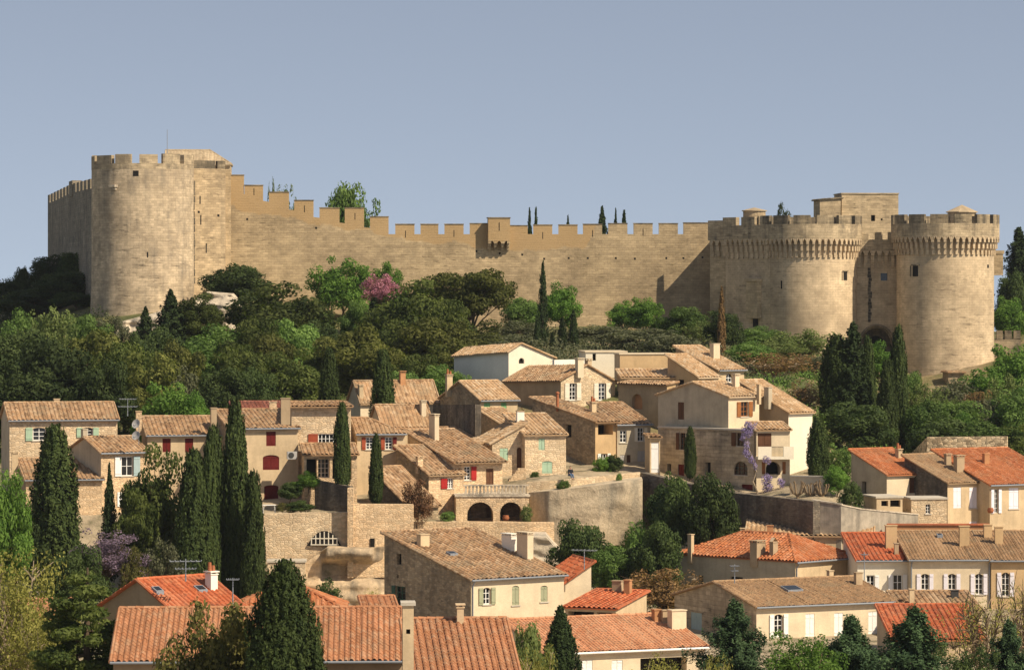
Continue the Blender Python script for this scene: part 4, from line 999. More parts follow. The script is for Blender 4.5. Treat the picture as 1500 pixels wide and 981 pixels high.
house('porch', None, (446, 666), 345, 8, d=3.2, xr=523, roof=('shed', 652), wall='stone_warm', parent=H7.root, ops=[Fk(449, 672, 464, 705, depth=1.2), Fw(466, 672, 483, 700, cols=3, rows=4, depth=1., sill=False), Fk(487, 672, 515, 702, depth=1.2)])
house('house', 'small house with hipped brown roof and brick red shutters beside two white windows', (523, 635), 352, 12, d=6, xr=593, roof=('hipr', 613), wall='cream', lwall='stone_warm',
      ops=[Fw(536, 640, 547, 658, 'w_rust', sh='l', cols=2, rows=4), Fw(564, 640, 575, 658, 'w_rust', sh='lr', col2='w_maroon', cols=2, rows=4)], gutter=True)
house('house', 'house with broad brown roof and two tall chimneys highest of the left row', (528, 588), 385, 24, xl=510, xr=642, roof=('gx', 559), wall='cream_light', lwall='grey_render', chim=[(526, 533, 563, 585, 'cream'), (586, 595, 543, 566, 'orange_wall')], ops=[Fk(600, 595, 606, 604)])
house('house', 'house with worn mottled roof and grey gable in front of the two chimney house', (560, 623), 372, 24, xl=541, xr=633, roof=('gx', 594), wall='cream', lwall='cream', chim=[(546, 552, 595, 614, 'cream', 'plain'), (617, 625, 586, 612, 'cream_light')], sky=[])
house('house', 'low lean-to with striped tiles between two cypresses below the red shutters', (598, 741), 341.5, 40, xl=545, w=3.5, roof=('shed', 688), wall='stone_grey', lwall='stone_dark_shade')
H12 = house('house', 'stone house with bright red shutters and a balustraded terrace over two arches', (628, 695), 347, 34, xl=581, xr=679, roof=('shed', 656), wall='stone_warm', lwall='stone_grey',
      ops=[Fw(655, 700, 664, 715, 'w_red', sh='l', shw=2., cols=3, rows=4), Lk(613, 703, 619, 720)], chim=[(611, 621, 668, 684, 'stone_warm')], oy=.35)
house('wing', None, (663, 676), 349.2, 30, xl=597, xr=736, roof=('shed', 634), wall='stone_warm', parent=H12.root,
      ops=[Fw(680, 683, 689.5, 703, 'w_red', sh='r', shw=1.6, cols=2, rows=4), Fd(712, 686, 723, 712, 'w_brown')], chim=[(632, 648, 606, 646, 'cream_light', 'long')], oy=.7)
TE = house('terrace', None, (668, 727), 345.6, 4, d=7, xr=775, roof=('flat', None), wall='stone_warm', parent=H12.root, trim='rock_pale',
      ops=[Fk(684.5, 735, 722.5, 764, arch=.95, depth=3, name='archway', back='stone_dark_shade'), Fk(732.6, 735, 764.5, 764, arch=.95, depth=3, name='archway', back='stone_dark_shade')])
bl = MB(); z = P(0, 726, 345.6).z-TE.gz; h = 14*mpp(345.6)
for k in range(17):
    x = .9+k*(TE.w-1.)/17
    for a, b, r in ((0, .1, .13), (.1, .35, .11), (.35, .7, .085), (.7, .85, .10)): bl.box(x-r, .05-r+.08, z+.14+a*h, x+r, .05+r+.08, z+.14+b*h+.002)
bl.box(.7, -.03, z+.14+.85*h+.004, TE.w, .3, z+.14+h)
TE.place(bl.build('balustrade', MT['rock_pale'], TE.root))
house('house', 'brown roofed low house tucked behind the tall pale chimney', (677, 648), 362, 25, xl=640, xr=704, roof=('shed', 628), wall='cream_light', lwall='stone_warm', chim=[])
H13 = house('house', 'pale stone house with mint shutters and an arched brown door', (721, 649), 356, 14, d=7, xr=769, roof=('shedx', 622), wall='stone_pale',
      ops=[Fs(732, 656, 744, 678, 'w_mint'), Fd(757, 655, 764, 688, 'w_brown', arch=.9)], tile='tile_pale')
house('right_wing', None, (769, 637), 355.6, 14, d=8, xr=829, roof=('shed', 608), wall='stone_pale', parent=H13.root,
      ops=[Fs(789, 642, 798, 659, 'w_mint'), Fs(794, 675, 809, 693, 'w_mint', arch=.3)], chim=[(757, 769, 599, 622, 'white', 'mitre')], tile='tile_pale')
house('left_wing', None, (690, 655), 357.5, 14, d=7, w=2.1, roof=('shedx', 646), wall='stone_pale', parent=H13.root, tile='tile_pale')
wall_thing('garden_wall', 'dark stone wall in shade under the small green shuttered house', [(634, 593, 380), (696, 592, 364)], .6, 'stone_dark_shade')
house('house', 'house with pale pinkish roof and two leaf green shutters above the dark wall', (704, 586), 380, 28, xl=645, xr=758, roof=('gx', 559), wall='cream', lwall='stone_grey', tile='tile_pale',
      ops=[Fs(709, 588.5, 718, 599, 'w_bgreen'), Fs(734, 588.5, 742, 606, 'w_bgreen')], chim=[(654, 664, 548, 570, 'cream', 'pot')], gutter=True)
house('house', 'low brown roof between the dark wall and the mint shuttered house', (735, 622), 368, 25, xl=700, xr=772, roof=('shed', 600), wall='stone_warm', tile='tile_pale')
house('house', 'large white gabled house with round attic window highest in the village', (745, 515), 402, 35, xl=665, xr=811, roof=('gy2', 503.5, .27), tilt=(524, -.055), wall='ivory', lwall='white', tile='tile_pale', ops=[Fk(760, 524, 768, 532.5, arch=1., depth=.25)], pitch=.36)
house('house', 'gabled house with two tall windows and cream shutters in the upper village', (821.5, 557), 385, 36, xl=738, xr=901, roof=('gy2', 535, .47), tilt=(559, -.03), wall='stone_pale', lwall='brown_render', tile='tile_old',
      ops=[Fw(834, 561, 844, 586, 'w_cream', sh='lr', shw=1.3, rows=4), Fw(876.5, 561, 887, 586, 'w_cream', sh='lr', shw=1.2, rows=4)], chim=[(845, 857, 524, 542, 'cream_light'), (860, 868, 525, 540, 'cream')])
H17 = house('house', 'long dark stone sided house with sloping roof and an open loggia', (872, 618), 368, 36, xl=780, xr=904, roof=('shed', 584), wall='ochre', lwall='stone_grey', tile='tile_old',
      ops=[Fk(876, 621.5, 898, 637, depth=1.5, name='loggia'), Fw(880, 664, 889, 679, 'w_white', sh='lr', rows=2), Lk(829, 622, 837, 640, depth=.25)], chim=[(815, 820, 573, 598, 'terracotta', 'pipe'), (866, 875, 588, 606, 'cream', 'pot')], oy=.4)
house('house', 'shaded village house with grey shutters and white lit corner window by the rampart path', (904, 622), 369.4, 22, d=7, xr=953, roof=('shed', 592), wall='grey_render', lwall='stone_warm',
      ops=[Fw(908, 630, 918, 648, rows=3), Fw(934, 626, 943, 646, 'w_cream', sh='lr', rows=3), Fd(918, 666, 924, 692, 'w_brown'), Fs(934, 660, 947, 683, 'w_grey'), Fs(908, 666, 915, 684, 'w_grey')], gutter=True)
house('garage', 'narrow white garage between the grey shuttered house and the tall shaded gable', (952, 641), 362, 5, d=4, xr=967, roof=('shed', 637), wall='cream', ops=[Fs(954, 648, 965, 692, 'w_white', two=False)], cat='garage')
house('house', 'plain shaded gable house below the ochre flat house', (977, 564), 378, 38, xl=906, xr=990, roof=('shedx', 561), wall='ochre', lwall='brown_render', ops=[Lk(925, 577, 941, 599, depth=.4, arch=.9, back='orange_wall')])
house('house', 'ochre flat topped house standing behind the shaded gable', (908, 519), 394, 12, xl=900, xr=983, roof=('flat', None), wall='ochre', lwall='cream', trim='cream_light', ops=[Fk(915, 560, 922, 570)])
house('lean_to', 'small lean-to roof along the foot of the ochre flat house', (911, 553), 388, 8, d=3, xr=988, roof=('shed', 543), wall='ochre', tile='tile_pale', cat='lean-to')
house('house', 'cream flat roofed house with one dark window at the top of the village', (858, 516), 402, 6, d=6, xr=918, roof=('flat', None), wall='ivory', trim='cream_light', ops=[Fk(868, 518, 873, 528)], chim=[])
wall_thing('terrace_wall', 'cream terrace parapet between the white gable and the flat roofed house', [(812, 527, 398), (858, 526, 400)], .4, 'white')
house('house', 'house with arched white window and thick chimney at the upper right of the village', (1052, 542), 392, 40, xl=990, xr=1090, roof=('shed', 509), wall='cream', lwall='brown_render', tile='tile_pale',
      ops=[Fw(1063.5, 547, 1072.5, 560, arch=.9, rows=2)], chim=[(1043, 1057, 503, 526, 'cream_light', 'plain'), (968, 976, 505, 522, 'cream', 'cap')][:1], gutter=True)
house('house', 'house with narrow shaded gable in front of the thick chimney house', (1022, 552), 386, 40, xl=978, xr=1052, roof=('shed', 522), wall='cream', lwall='ochre', tile='tile_pale', ops=[Lk(993, 556, 1002, 567, depth=.2), Fk(1032, 556, 1046, 561)])
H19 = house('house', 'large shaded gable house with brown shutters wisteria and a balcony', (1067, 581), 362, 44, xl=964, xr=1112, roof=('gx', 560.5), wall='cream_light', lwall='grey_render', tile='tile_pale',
      ops=[Fw(1085, 588, 1096, 610, 'w_orange', sh='lr', shw=1.0, rows=3, frame='w_orange'), Ls(993, 589, 1002, 614, 'w_brown')], chim=[(1075, 1085, 547, 570, 'cream_light'), (1111, 1116, 563, 583, 'cream', 'plain')])
LOW = house('lower_storey', None, (1104, 631), 358.3, 44, xl=965, w=4.4, roof=('flat', None), wall='cream_light', lwall='cut_stone', parent=H19.root,
      ops=[Lw(996, 634, 1004, 658, 'w_brown', sh='r', shw=1.2, frame='w_brown'), Lw(1079, 634, 1091, 653, 'w_brown', sh='r', shw=1.1, frame='w_brown'), Lw(1075, 676, 1095, 695, arch=.8, frame='w_brown', cols=3),
           Lk(977, 679, 983, 697), Ld(993, 680, 1002, 699, 'w_maroon'), Lk(1032, 677, 1041, 695), Ld(1086, 710, 1112, 724, 'w_maroon')])
BAL = house('annex', None, (1108, 630), 357.8, 8, d=3.6, xr=1157, roof=('shed', 620), wall='cream_light', lwall='cut_stone', parent=H19.root,
      ops=[Fs(1110, 634, 1130, 654, 'w_brown'), Fk(1122, 676, 1143, 695, arch=.9, depth=1.2, name='archway'), Fs(1116, 676, 1121, 694, 'w_orange', two=False), Fs(1146, 676, 1151, 694, 'w_orange', two=False)], tile='tile_pale')
b_ = MB(); zA = P(0, 668, 357.8).z-BAL.gz; b_.box(-.1, -1.3, zA-.25, BAL.w+.1, -.003, zA); b_.box(-.1, -1.3, zA+.003, 1.2, -1.12, zA+.95); b_.box(BAL.w-.9, -1.3, zA+.003, BAL.w+.1, -1.12, zA+.95)
bo = BAL.place(b_.build('balcony', MT['ivory'], BAL.root)); b_ = MB()
for k in range(11): b_.box(1.25+k*.12, -1.24, zA+.003, 1.28+k*.12, -1.21, zA+.92)
b_.box(1.2, -1.25, zA+.92, BAL.w-.9, -1.2, zA+.97); b_.build('railing', MT['iron'], bo)
house('house', 'house with a blank white lit end wall at the right of the village', (1155, 604), 364, 44, xl=1084, xr=1190, roof=('shed', 560), wall='ivory', lwall='brown_render', tile='tile_pale', chim=[(1124, 1133, 567, 590, 'grey_render', 'plain')])
wall_thing('terrace_wall', 'lit terrace wall with pollarded trees in front right of the wisteria house', [(1157, 698, 352), (1213, 699, 350)], .5, 'cream_light', cap='concrete')
# right group
house('house', 'cream house with vivid orange roof leftmost of the right hand group', (1299, 695), 352, 34, xl=1247, xr=1361, roof=('shed', 661), wall='cream_light', lwall='grey_render', tile='tile_orange',
      ops=[Fd(1332, 699, 1342, 722, 'w_brown'), Lk(1262, 705, 1269, 725)], chim=[(1315, 1323, 657, 672, 'cream', 'pot')], pitch=.28, amp=.07)
house('house', 'house with grey brown roof and white closed shutters between two orange roofs', (1388, 707), 350, 34, xl=1325, xr=1449, roof=('shed', 669), wall='cream', lwall='stone_dark_shade', tile='tile_brown', pitch=.3, amp=.06,
      ops=[Fs(1396.5, 713, 1408, 744, 'w_lilac'), Fs(1420, 713, 1431, 744, 'w_lilac', sill=True), Fs(1420, 763, 1431, 770, 'w_lilac')])
house('house', 'house with wide orange roof and lilac white shutters at the right edge', (1450, 710), 350.5, 30, xl=1368, xr=1560, roof=('shed', 661), wall='cream', tile='tile_orange',
      ops=[Fw(1456, 716, 1462, 751, 'w_lilac', sh='lr', rows=5, shw=1.4, sill=False), Fs(1478, 714, 1492, 745, 'w_lilac', sill=True)], chim=[(1385, 1395, 664, 680, 'brown_render'), (1400, 1415, 666, 689, 'brown_render'), (1441, 1451, 664, 680, 'orange_wall', 'plain')], gutter=True, pitch=.28, amp=.07)
wall_thing('stone_wall', 'tall ruined stone wall standing behind the orange roofs at right', [(1322, 676, 385), (1358, 640, 374), (1475, 639, 372)], .7, 'rubble_wall')
wall_thing('garden_wall', 'weathered grey garden wall lit by the sun below the leftmost orange roof house', [(1190, 733, 331), (1232, 740, 330), (1262, 746, 332), (1345, 754, 338)], .5, 'old_wall', cap='rock_pale')
house('shed', 'low flat shed with dark openings under the orange roof house', (1284, 729), 345, 12, d=4, xr=1322, roof=('flat', None), wall='cream', trim='concrete', cat='shed', ops=[Fk(1291, 733, 1301, 741), Fk(1304, 732, 1319, 742)])
house('outbuilding', 'cream outbuilding wall with small window beside the flat shed', (1335, 731), 345.5, 8, d=3.5, xr=1387, roof=('flat', None), wall='stone_pale', trim='concrete', cat='outbuilding', ops=[Fw(1356, 738, 1363, 752)])
house('house', 'house with brown tile roof running under the garden wall', (1093, 784), 331, -6, d=7.5, xr=1278, roof=('shed', 757), wall='cream', tile='tile_pale', chim=[(1205, 1220, 755, 783, 'white'), (1123, 1133, 769, 784, 'orange_wall', 'plain'), (1084.5, 1092, 773, 786, 'cream')])
wall_thing('tiled_wall', 'long low wall topped with orange tiles behind the brown terrace roofs', [(1300, 769, 333), (1450, 769, 333)], .6, 'orange_wall', cap='tile_red', capw=.15)
house('house', 'big house with hipped orange roof and a long shaded wall', (1165, 822), 318, 46, xl=989, xr=1256, roof=('hip', 783, .5), wall='cream', lwall='grey_render', tile='tile_orange', pipe='l',
      ops=[Lk(1022, 843, 1030, 858), Lk(1070, 845, 1088, 851, depth=.2)], chim=[(1011, 1018, 782, 813, 'cream', 'plain'), (1104, 1126, 791, 815, 'brown_render'), (1130, 1142, 790, 812, 'brown_render', 'mitre')], gutter=True)
house('house', 'white house with rusty red roof and two white shuttered windows', (1256, 821), 317, 3, d=8.5, xr=1332, roof=('shed', 783), wall='ivory', tile='tile_red',
      ops=[Fw(1269, 842, 1281, 862, 'w_white', sh='r', rows=2, sill=False), Fw(1308, 841, 1322, 876, 'w_white', sh='lr', shw=.9, rows=3)], chim=[(1297, 1315, 769, 804, 'ochre', 'plain'), (1310, 1317, 795, 813, 'brown_render', 'plain')], gutter=True)
house('house', 'peach terrace house with three arched windows and grey white shutters', (1333, 820), 316, 2, d=9, xr=1451, roof=('shed', 780), wall='cream_light', tile='tile_brown', pitch=.3, amp=.06,
      ops=[Fw(x, 840, x+12, 870, 'w_lilac', sh='lr', shw=.95, arch=.7, rows=4) for x in (1349, 1388.5, 1428)], chim=[(1405, 1421, 770, 801, 'ochre', 'plain'), (1441, 1454, 768, 790, 'ochre', 'plain')], gutter=True, pipe='lr', sky=[(1371, 783, 1382, 791)])
house('house', 'brown terrace house with one arched window at the right edge', (1452, 821), 316, 2, d=9, xr=1560, roof=('shed', 780), wall='ochre', tile='tile_brown', pitch=.3, amp=.06, ops=[Fw(1467, 838, 1479, 873, 'w_lilac', sh='lr', arch=.9, rows=4)], chim=[(1457, 1470, 771, 799, 'ochre', 'plain')], gutter=True)
house('house', 'cream house with smooth brown roof skylight and white shutters', (1108, 889), 288, 26, xl=988, xr=1313, roof=('gx', 853), wall='cream_light', lwall='cut_stone', tile='tile_brown', pitch=.2, rowp=.3, amp=.035,
      ops=[Fw(1134, 899, 1147, 933, 'w_white', sh='lr', arch=.6, rows=4), Fs(1180, 898, 1193, 932, 'w_white', sill=True), Fs(1222, 897, 1235, 931, 'w_white', sill=True), Fs(1272, 895, 1285, 928, 'w_white', sill=True), Ls(1012, 898, 1028, 932, 'w_blue')],
      sky=[(1143, 859, 1177, 872)], gutter=True, chim=[(1214, 1222, 835, 850, 'cream', 'plain'), (1253, 1265, 838, 858, 'brown_render', 'plain')])
house('house', 'low house with red tile roof behind the small firs at lower right', (1309, 937), 272, 2, d=9, xr=1442, roof=('shed', 888), wall='cream', tile='tile_red')
house('house', 'mottled brown roof house under the arched windows of the terrace', (1322, 896), 290, 3, d=7, xr=1438, roof=('shed', 868), wall='cream', tile='tile_old', chim=[(1332, 1340, 862, 886, 'cream', 'plain'), (1393, 1405, 864, 877, 'iron', 'plain')])
# centre front
house('house', 'large stone house with broad sloping mottled roof and olive green shutters', (690, 849), 285, 36, xl=563, xr=826, roof=('shed', 782), wall='cream_light', lwall='stone_grey', tile='tile_old',
      ops=[Fw(707.6, 860, 718.7, 885, 'w_olive', sh='lr', arch=.5, rows=3, shw=1.1), Fs(750, 857, 760.5, 886, 'w_olive', arch=.5, sill=True), Fs(792, 857, 802, 881, 'w_olive', arch=.4, sill=True), Lk(581, 811, 588, 826, depth=.3), Lw(580, 859, 594, 886, 'w_dkgreen', sh='r', frame='w_dkgreen', shw=.7), Lk(581, 841, 584, 846)],
      chim=[(614, 631.5, 782, 803, 'cream', 'plain'), (742, 764, 781, 810, 'white', 'long'), (765, 789, 779, 822, 'cream_light', 'long')], sky=[(653, 809, 671, 819)], gutter=True, pipe='l')
house('house', 'pink rendered house whose small red roof slopes up to the right', (823, 857), 292, 14, d=6.5, xr=866, roof=('shedx', 827), wall='cream_light', tile='tile_red', pitch=.4)
house('shop', 'low shop with red tile roof and a dark open front', (828, 889), 281, -24, d=6, xr=903, roof=('shed', 865), wall='cream', tile='tile_red', cat='shop', ops=[Fk(832, 893, 870, 910, depth=1.2), Fk(874, 893, 898, 908, depth=.6, back='w_brown')], chim=[(895, 911, 850, 869, 'brown_render', 'plain'), (913, 923, 849, 872, 'orange_wall', 'plain')], pitch=.4)
house('house', 'long salmon orange roofed house with a white gutter in the front row', (797, 957), 246, 24, xl=741, xr=1034, roof=('shed', 911), wall='cream_light', tile='tile_peach', amp=.06, gutter=True, gmat='w_white', pipe='r',
      ops=[Fs(850, 966, 868, 985, 'w_white'), Fs(896, 966, 912, 985, 'w_white'), Fk(938, 961, 1006, 985, depth=.8)], chim=[(958, 969, 892, 912, 'orange_wall', 'plain'), (970, 980, 893, 914, 'brown_render', 'plain'), (982, 1008, 893, 923, 'cream_light', 'plain')], pitch=.26)
# left front
house('house', 'long low house with striped salmon tile roof in the left foreground', (166, 966), 205, 2, d=6.2, xr=590, roof=('shed', 897), wall='brown_render', tile='tile_salmon', pitch=.31, rowp=.42, amp=.085, oy=.45, gutter=True)
house('house', 'front house with coarse striped terracotta roof at the bottom centre', (607, 1012), 190, 5, d=10, xr=764, roof=('shed', 911), wall='cream', tile='tile_salmon', pitch=.36, rowp=.45, amp=.105, chim=[(669, 680, 884, 915, 'cream')])
house('party_wall', 'tall stone party wall with capped chimney between the two striped roofs', (590, 886), 188, 3, d=1.2, xr=606, roof=('flat', None), wall='cream', trim='concrete', cat='chimney', base=0, ops=[Fk(595, 921, 601, 928, depth=.2)])
house('house', 'red roofed house with two skylights and a slim white chimney at lower left', (256, 897), 226, 42, xl=150, xr=358, roof=('gx', 850), wall='cream', lwall='brown_render', tile='tile_red', pitch=.34,
      chim=[(240, 247, 857, 880, 'terracotta', 'plain'), (307, 321, 836, 868, 'white', 'pot')], sky=[(222, 863, 240, 874), (283, 861, 305, 873)])
house('house', 'orange hip roofed house partly hidden behind the dark juniper', (342, 894), 233, 2, d=5.5, xr=506, roof=('hip', 860), wall='cream', tile='tile_orange', pitch=.34, amp=.09)
house('house', 'small salmon roofed hut between the rock face and the striped roof', (535, 897), 236, 6, d=4.5, xr=582, roof=('shed', 876), wall='cream', tile='tile_salmon', cat='hut')
house('house', 'small house with pale roof ridge behind the yellow foliage at lower left', (-20, 905), 238, 4, d=6, xr=100, roof=('gx', 879), wall='cream', tile='tile_salmon')

# ------------------------------------------------------------------ retaining walls, rock, cliff
wall_thing('retaining_wall', 'sunlit rough stone retaining wall with an arched iron grille opening', [(380, 752.5, 338), (512, 750, 338.3)], 1.0, 'stone_pale', bot=1.)
rw = bpy.data.objects['retaining_wall']
def on_wall(px, py, D): 
    p = P(px, py, D); return p-Vector(rw.location)
b_ = MB(); ring = [on_wall(450+50*k/12, 799-22*math.sin(math.pi*k/12)**.8, 337.96) for k in range(13)]; b_.face(ring+[]); b_.build('grille_opening', MT['dark'], rw)
b_ = MB()
for k in range(1, 8):
    a = on_wall(450+50*k/8, 798, 337.93); c = on_wall(450+50*k/8, 799-21*math.sin(math.pi*k/8)**.8, 337.93); b_.box(a.x-.045, a.y-.03, a.z, a.x+.045, a.y+.02, c.z)
for py in (798, 789): a, c = on_wall(455, py, 337.91), on_wall(496, py, 337.91); b_.box(a.x, a.y-.02, a.z, c.x, c.y+.02, a.z+.09)
b_.build('grille', MT['w_cream'], rw)
wall_thing('wall_pier', 'narrow stone pier rising between the two retaining walls', [(509, 715, 337.2), (517.5, 715, 337.2)], 1.6, 'stone_warm', bot=1.)
wall_thing('retaining_wall', 'smooth stone retaining wall right of the pier with a dark slit', [(517, 738, 337.6), (606, 738.5, 338.2)], 1.0, 'stone_warm', bot=1.)
rw2 = bpy.data.objects['retaining_wall.001']; a = P(545.5, 806, 337.7)-Vector(rw2.location); b_ = MB(); b_.box(a.x-.2, a.y-.03, a.z, a.x+.2, a.y+.1, a.z+1.1); b_.build('slit', MT['dark'], rw2)
wall_thing('ledge_wall', 'stone wall under the arched terrace with stains along its top', [(604, 764, 341), (812, 765, 341.5)], 1.0, 'stone_warm', bot=0.)
wall_thing('garden_wall', 'shaded tall wall with climbing greens beside the cypress and the porch', [(461, 703, 343), (512, 712, 340.5)], .5, 'stone_dark_shade')
def rocks(name, label, x0, x1, ytop, ybot, D, mat, seed, ledge=None, nx=70, nz=40, depth=1.2, shape=None, strata=1., big=1.):
    rng = random.Random(seed); mb = MB(); o = P((x0+x1)/2, ybot, D); vs = []
    from mathutils import noise as NS
    for i in range(nx+1):
        for j in range(nz+1):
            u, v = i/nx, j/nz; px = x0+(x1-x0)*u
            yt = ytop(px) if callable(ytop) else ytop; yb = ybot(px) if callable(ybot) else ybot
            py = yb+(yt-yb)*v; p = P(px, py, D)
            q = Vector((p.x*.22, seed*3.1, p.z*.5)); n1 = NS.noise(q)*1.0+NS.noise(q*2.3)*.5+NS.noise(q*5)*.22
            n2 = NS.noise(Vector((p.x*.05, seed, p.z*1.1)))*.5
            off = depth*(n1*.5*big+n2*strata)
            if ledge: off -= ledge(px, py)
            if shape: off += shape(u, v)
            e = min(1, 6*min(u, 1-u)); vs.append((p.x-o.x, p.y-o.y+off*e+(1-e)*1.5, p.z-o.z))
    fs = [(i*(nz+1)+j, (i+1)*(nz+1)+j, (i+1)*(nz+1)+j+1, i*(nz+1)+j+1) for i in range(nx) for j in range(nz)]
    # back over the top into the ground
    mb.mesh(vs, fs, [(v[0], v[2]) for v in vs])
    for i in range(nx):
        a, b = Vector(vs[i*(nz+1)+nz]), Vector(vs[(i+1)*(nz+1)+nz]); mb.face([a, b, b+Vector((0, 5, .2)), a+Vector((0, 5, .2))])
    ob = mb.build(name, MT[mat], None, True); ob.location = o; tag(ob, label, 'rock'); return ob
rocks('cliff', 'warm bedrock face with a jutting ledge beneath the stone retaining walls', 384, 575, lambda x: float(np.interp(x, [384, 450, 480, 540, 575], [826, 822, 801, 803, 800])), 905, 336.8, 'rock', 4,
      ledge=lambda x, y: 1.5*math.exp(-((y-811)/9)**2)*(1 if 478 < x < 545 else 0)-1.4*math.exp(-((y-835)/14)**2)*(1 if 470 < x < 575 else 0))
house('stone_hut', 'half buried shed wall under the rough retaining wall', (392, 823), 334.5, 2, d=2.5, xr=447, roof=('flat', None), wall='stone_pale', trim='concrete', cat='shed')
rocks('rocky_bank', 'pale rocky bank between the tiled roof and the dark bush below the ledge wall', 770, 822, lambda x: float(np.interp(x, [770, 800, 822], [786, 786, 812])), 850, 337, 'rock_pale', 9, depth=1.)
# the cut cliff under the path, with its parapet
rocks('quarry_cliff', 'high smooth cut rock cliff stained grey below the path parapet', 776, 942, lambda x: float(np.interp(x, [776, 940], [722, 703])), 800, 346.5, 'rock_cut', 12, depth=.3, strata=.0,
      shape=lambda u, v: .5*(1-v)+max(0, u-.62)*9*(1-v)**1.3)
wall_thing('path_parapet', 'low sunlit stone parapet along the path where a person sits', [(772, 706, 348.2), (840, 701, 348.6), (938, 691, 350.8)], .5, 'stone_pale', bot=6)
wall_thing('rampart_wall', 'tall retaining wall in deep shade running down behind the dark loquat trees', [(937, 691.5, 351), (1003, 707, 345), (1078, 722, 338.5), (1191, 734, 330.2)], .8, 'stone_dark_shade', bot=0)  # the near-black stone deepens this wall's shade by colour
rocks('rock_outcrop', 'pale rubble outcrop at the foot of the round tower', 284, 352, lambda x: float(np.interp(x, [284, 296, 335, 352], [436, 429, 432, 452])), 505, 466, 'rock_pale', 21, depth=2.4, nx=60, big=1.6, shape=lambda u, v: v*3.5)
rocks('rock_outcrop', 'broken pale rocks below the left foot of the round tower', 168, 262, lambda x: float(np.interp(x, [168, 205, 262], [474, 464, 448])), 505, 467, 'rock_pale', 22, depth=2.2, nx=60, big=1.6, shape=lambda u, v: v*3.)
# stairs up to the arched door
st = empty('stairs', P(744, 706, 352), 'flight of stone steps leading up to the arched brown door', 'stairs'); b_ = MB()
s = mpp(353)
for k in range(7): b_.box(k*.13, .9, -.6, k*.13+.127, 1.8, k*.17+.05)
b_.box(7*.13, .9, -.6, 1.7, 1.8, 7*.17+.05)
b_.build('steps', MT['stone_warm'], st)
# ------------------------------------------------------------------ trees and plants
MT['bark_twig'] = bark('twig_bark', (.22, .16, .10))
LM = {
 'pine': leaf('pine_needles', (.034, .055, .014), (.125, .15, .038), .4, .7), 'pine_olive': leaf('olive_pine_needles', (.055, .07, .017), (.185, .19, .05), .4, .6),
 'dark': leaf('dark_leaves', (.024, .043, .014), (.085, .118, .036), .35, .7), 'green': leaf('green_leaves', (.06, .112, .026), (.175, .26, .07), .4, .8),
 'vivid': leaf('vivid_leaves', (.06, .13, .022), (.175, .29, .055), .42, .4), 'pale': leaf('pale_green_leaves', (.075, .11, .03), (.19, .23, .075)),
 'olive': leaf('olive_leaves', (.06, .07, .038), (.15, .155, .085)), 'cyp': leaf('cypress_needles', (.012, .026, .009), (.042, .064, .020), .15),
 'cypg': leaf('green_cypress_needles', (.020, .038, .010), (.065, .090, .024), .15), 'fir': leaf('fir_needles', (.012, .032, .014), (.075, .125, .052), .18),
 'yellow': leaf('yellow_green_leaves', (.17, .17, .035), (.38, .36, .10), .35), 'brown': leaf('brown_twigs', (.13, .075, .033), (.30, .19, .085)),
 'pink': leaf('pink_blossom', (.30, .10, .16), (.62, .30, .38)), 'wist': leaf('wisteria_blossom', (.19, .14, .34), (.42, .34, .58)), 'lilac': leaf('faded_wisteria_blossom', (.12, .085, .13), (.30, .22, .30)),
 'bronze': leaf('bronze_leaves', (.05, .055, .014), (.17, .155, .045)), 'redbush': leaf('reddish_leaves', (.09, .042, .024), (.2, .11, .06)),
}
def fastmesh(name, V, quads, tint):
    me = bpy.data.meshes.new(name); n = len(V); m = len(quads)
    me.vertices.add(n); me.vertices.foreach_set('co', V.astype(np.float32).ravel())
    me.loops.add(m*4); me.loops.foreach_set('vertex_index', quads.astype(np.int32).ravel())
    me.polygons.add(m); me.polygons.foreach_set('loop_start', np.arange(m, dtype=np.int32)*4)
    me.update(calc_edges=True)
    a = me.attributes.new('tint', 'FLOAT', 'POINT'); a.data.foreach_set('value', tint.astype(np.float32)); return me
def leaf_quads(rng, C, N, size, tint, elong=.55, up=0.):
    n = len(C); N = N/np.maximum(np.linalg.norm(N, axis=1, keepdims=True), 1e-6)
    r = rng.normal(size=(n, 3)); 
    if up: r[:, 2] += up*np.sign(rng.normal(size=n)+3)
    t = r-N*(r*N).sum(1, keepdims=True); t /= np.maximum(np.linalg.norm(t, axis=1, keepdims=True), 1e-6); b = np.cross(N, t)
    s = size[:, None]; V = np.stack([C+t*s, C+b*s*elong, C-t*s, C-b*s*elong], 1).reshape(-1, 3)
    return V, np.arange(n*4).reshape(-1, 4), np.repeat(tint, 4)
def unit(rng, n):
    v = rng.normal(size=(n, 3)); return v/np.linalg.norm(v, axis=1, keepdims=True)
def clump_leaves(rng, cc, cr, per, lsize, flat=.8, rnd=.42, ctint=None):
    C, N, S_, T = [], [], [], []
    for k, (c, r) in enumerate(zip(cc, cr)):
        m = max(6, int(per*(r/np.mean(cr))**2)); u = unit(rng, m); rad = r*rng.uniform(.55, 1.08, m)**.7
        q = u*rad[:, None]; q[:, 2] *= flat; C.append(c+q); N.append(u+rng.normal(size=(m, 3))*rnd)
        S_.append(lsize*rng.uniform(.6, 1.3, m)); T.append(np.clip((ctint[k] if ctint is not None else rng.uniform(.15, .85))+rng.normal(size=m)*.16, 0, 1))
    return np.concatenate(C), np.concatenate(N), np.concatenate(S_), np.concatenate(T)
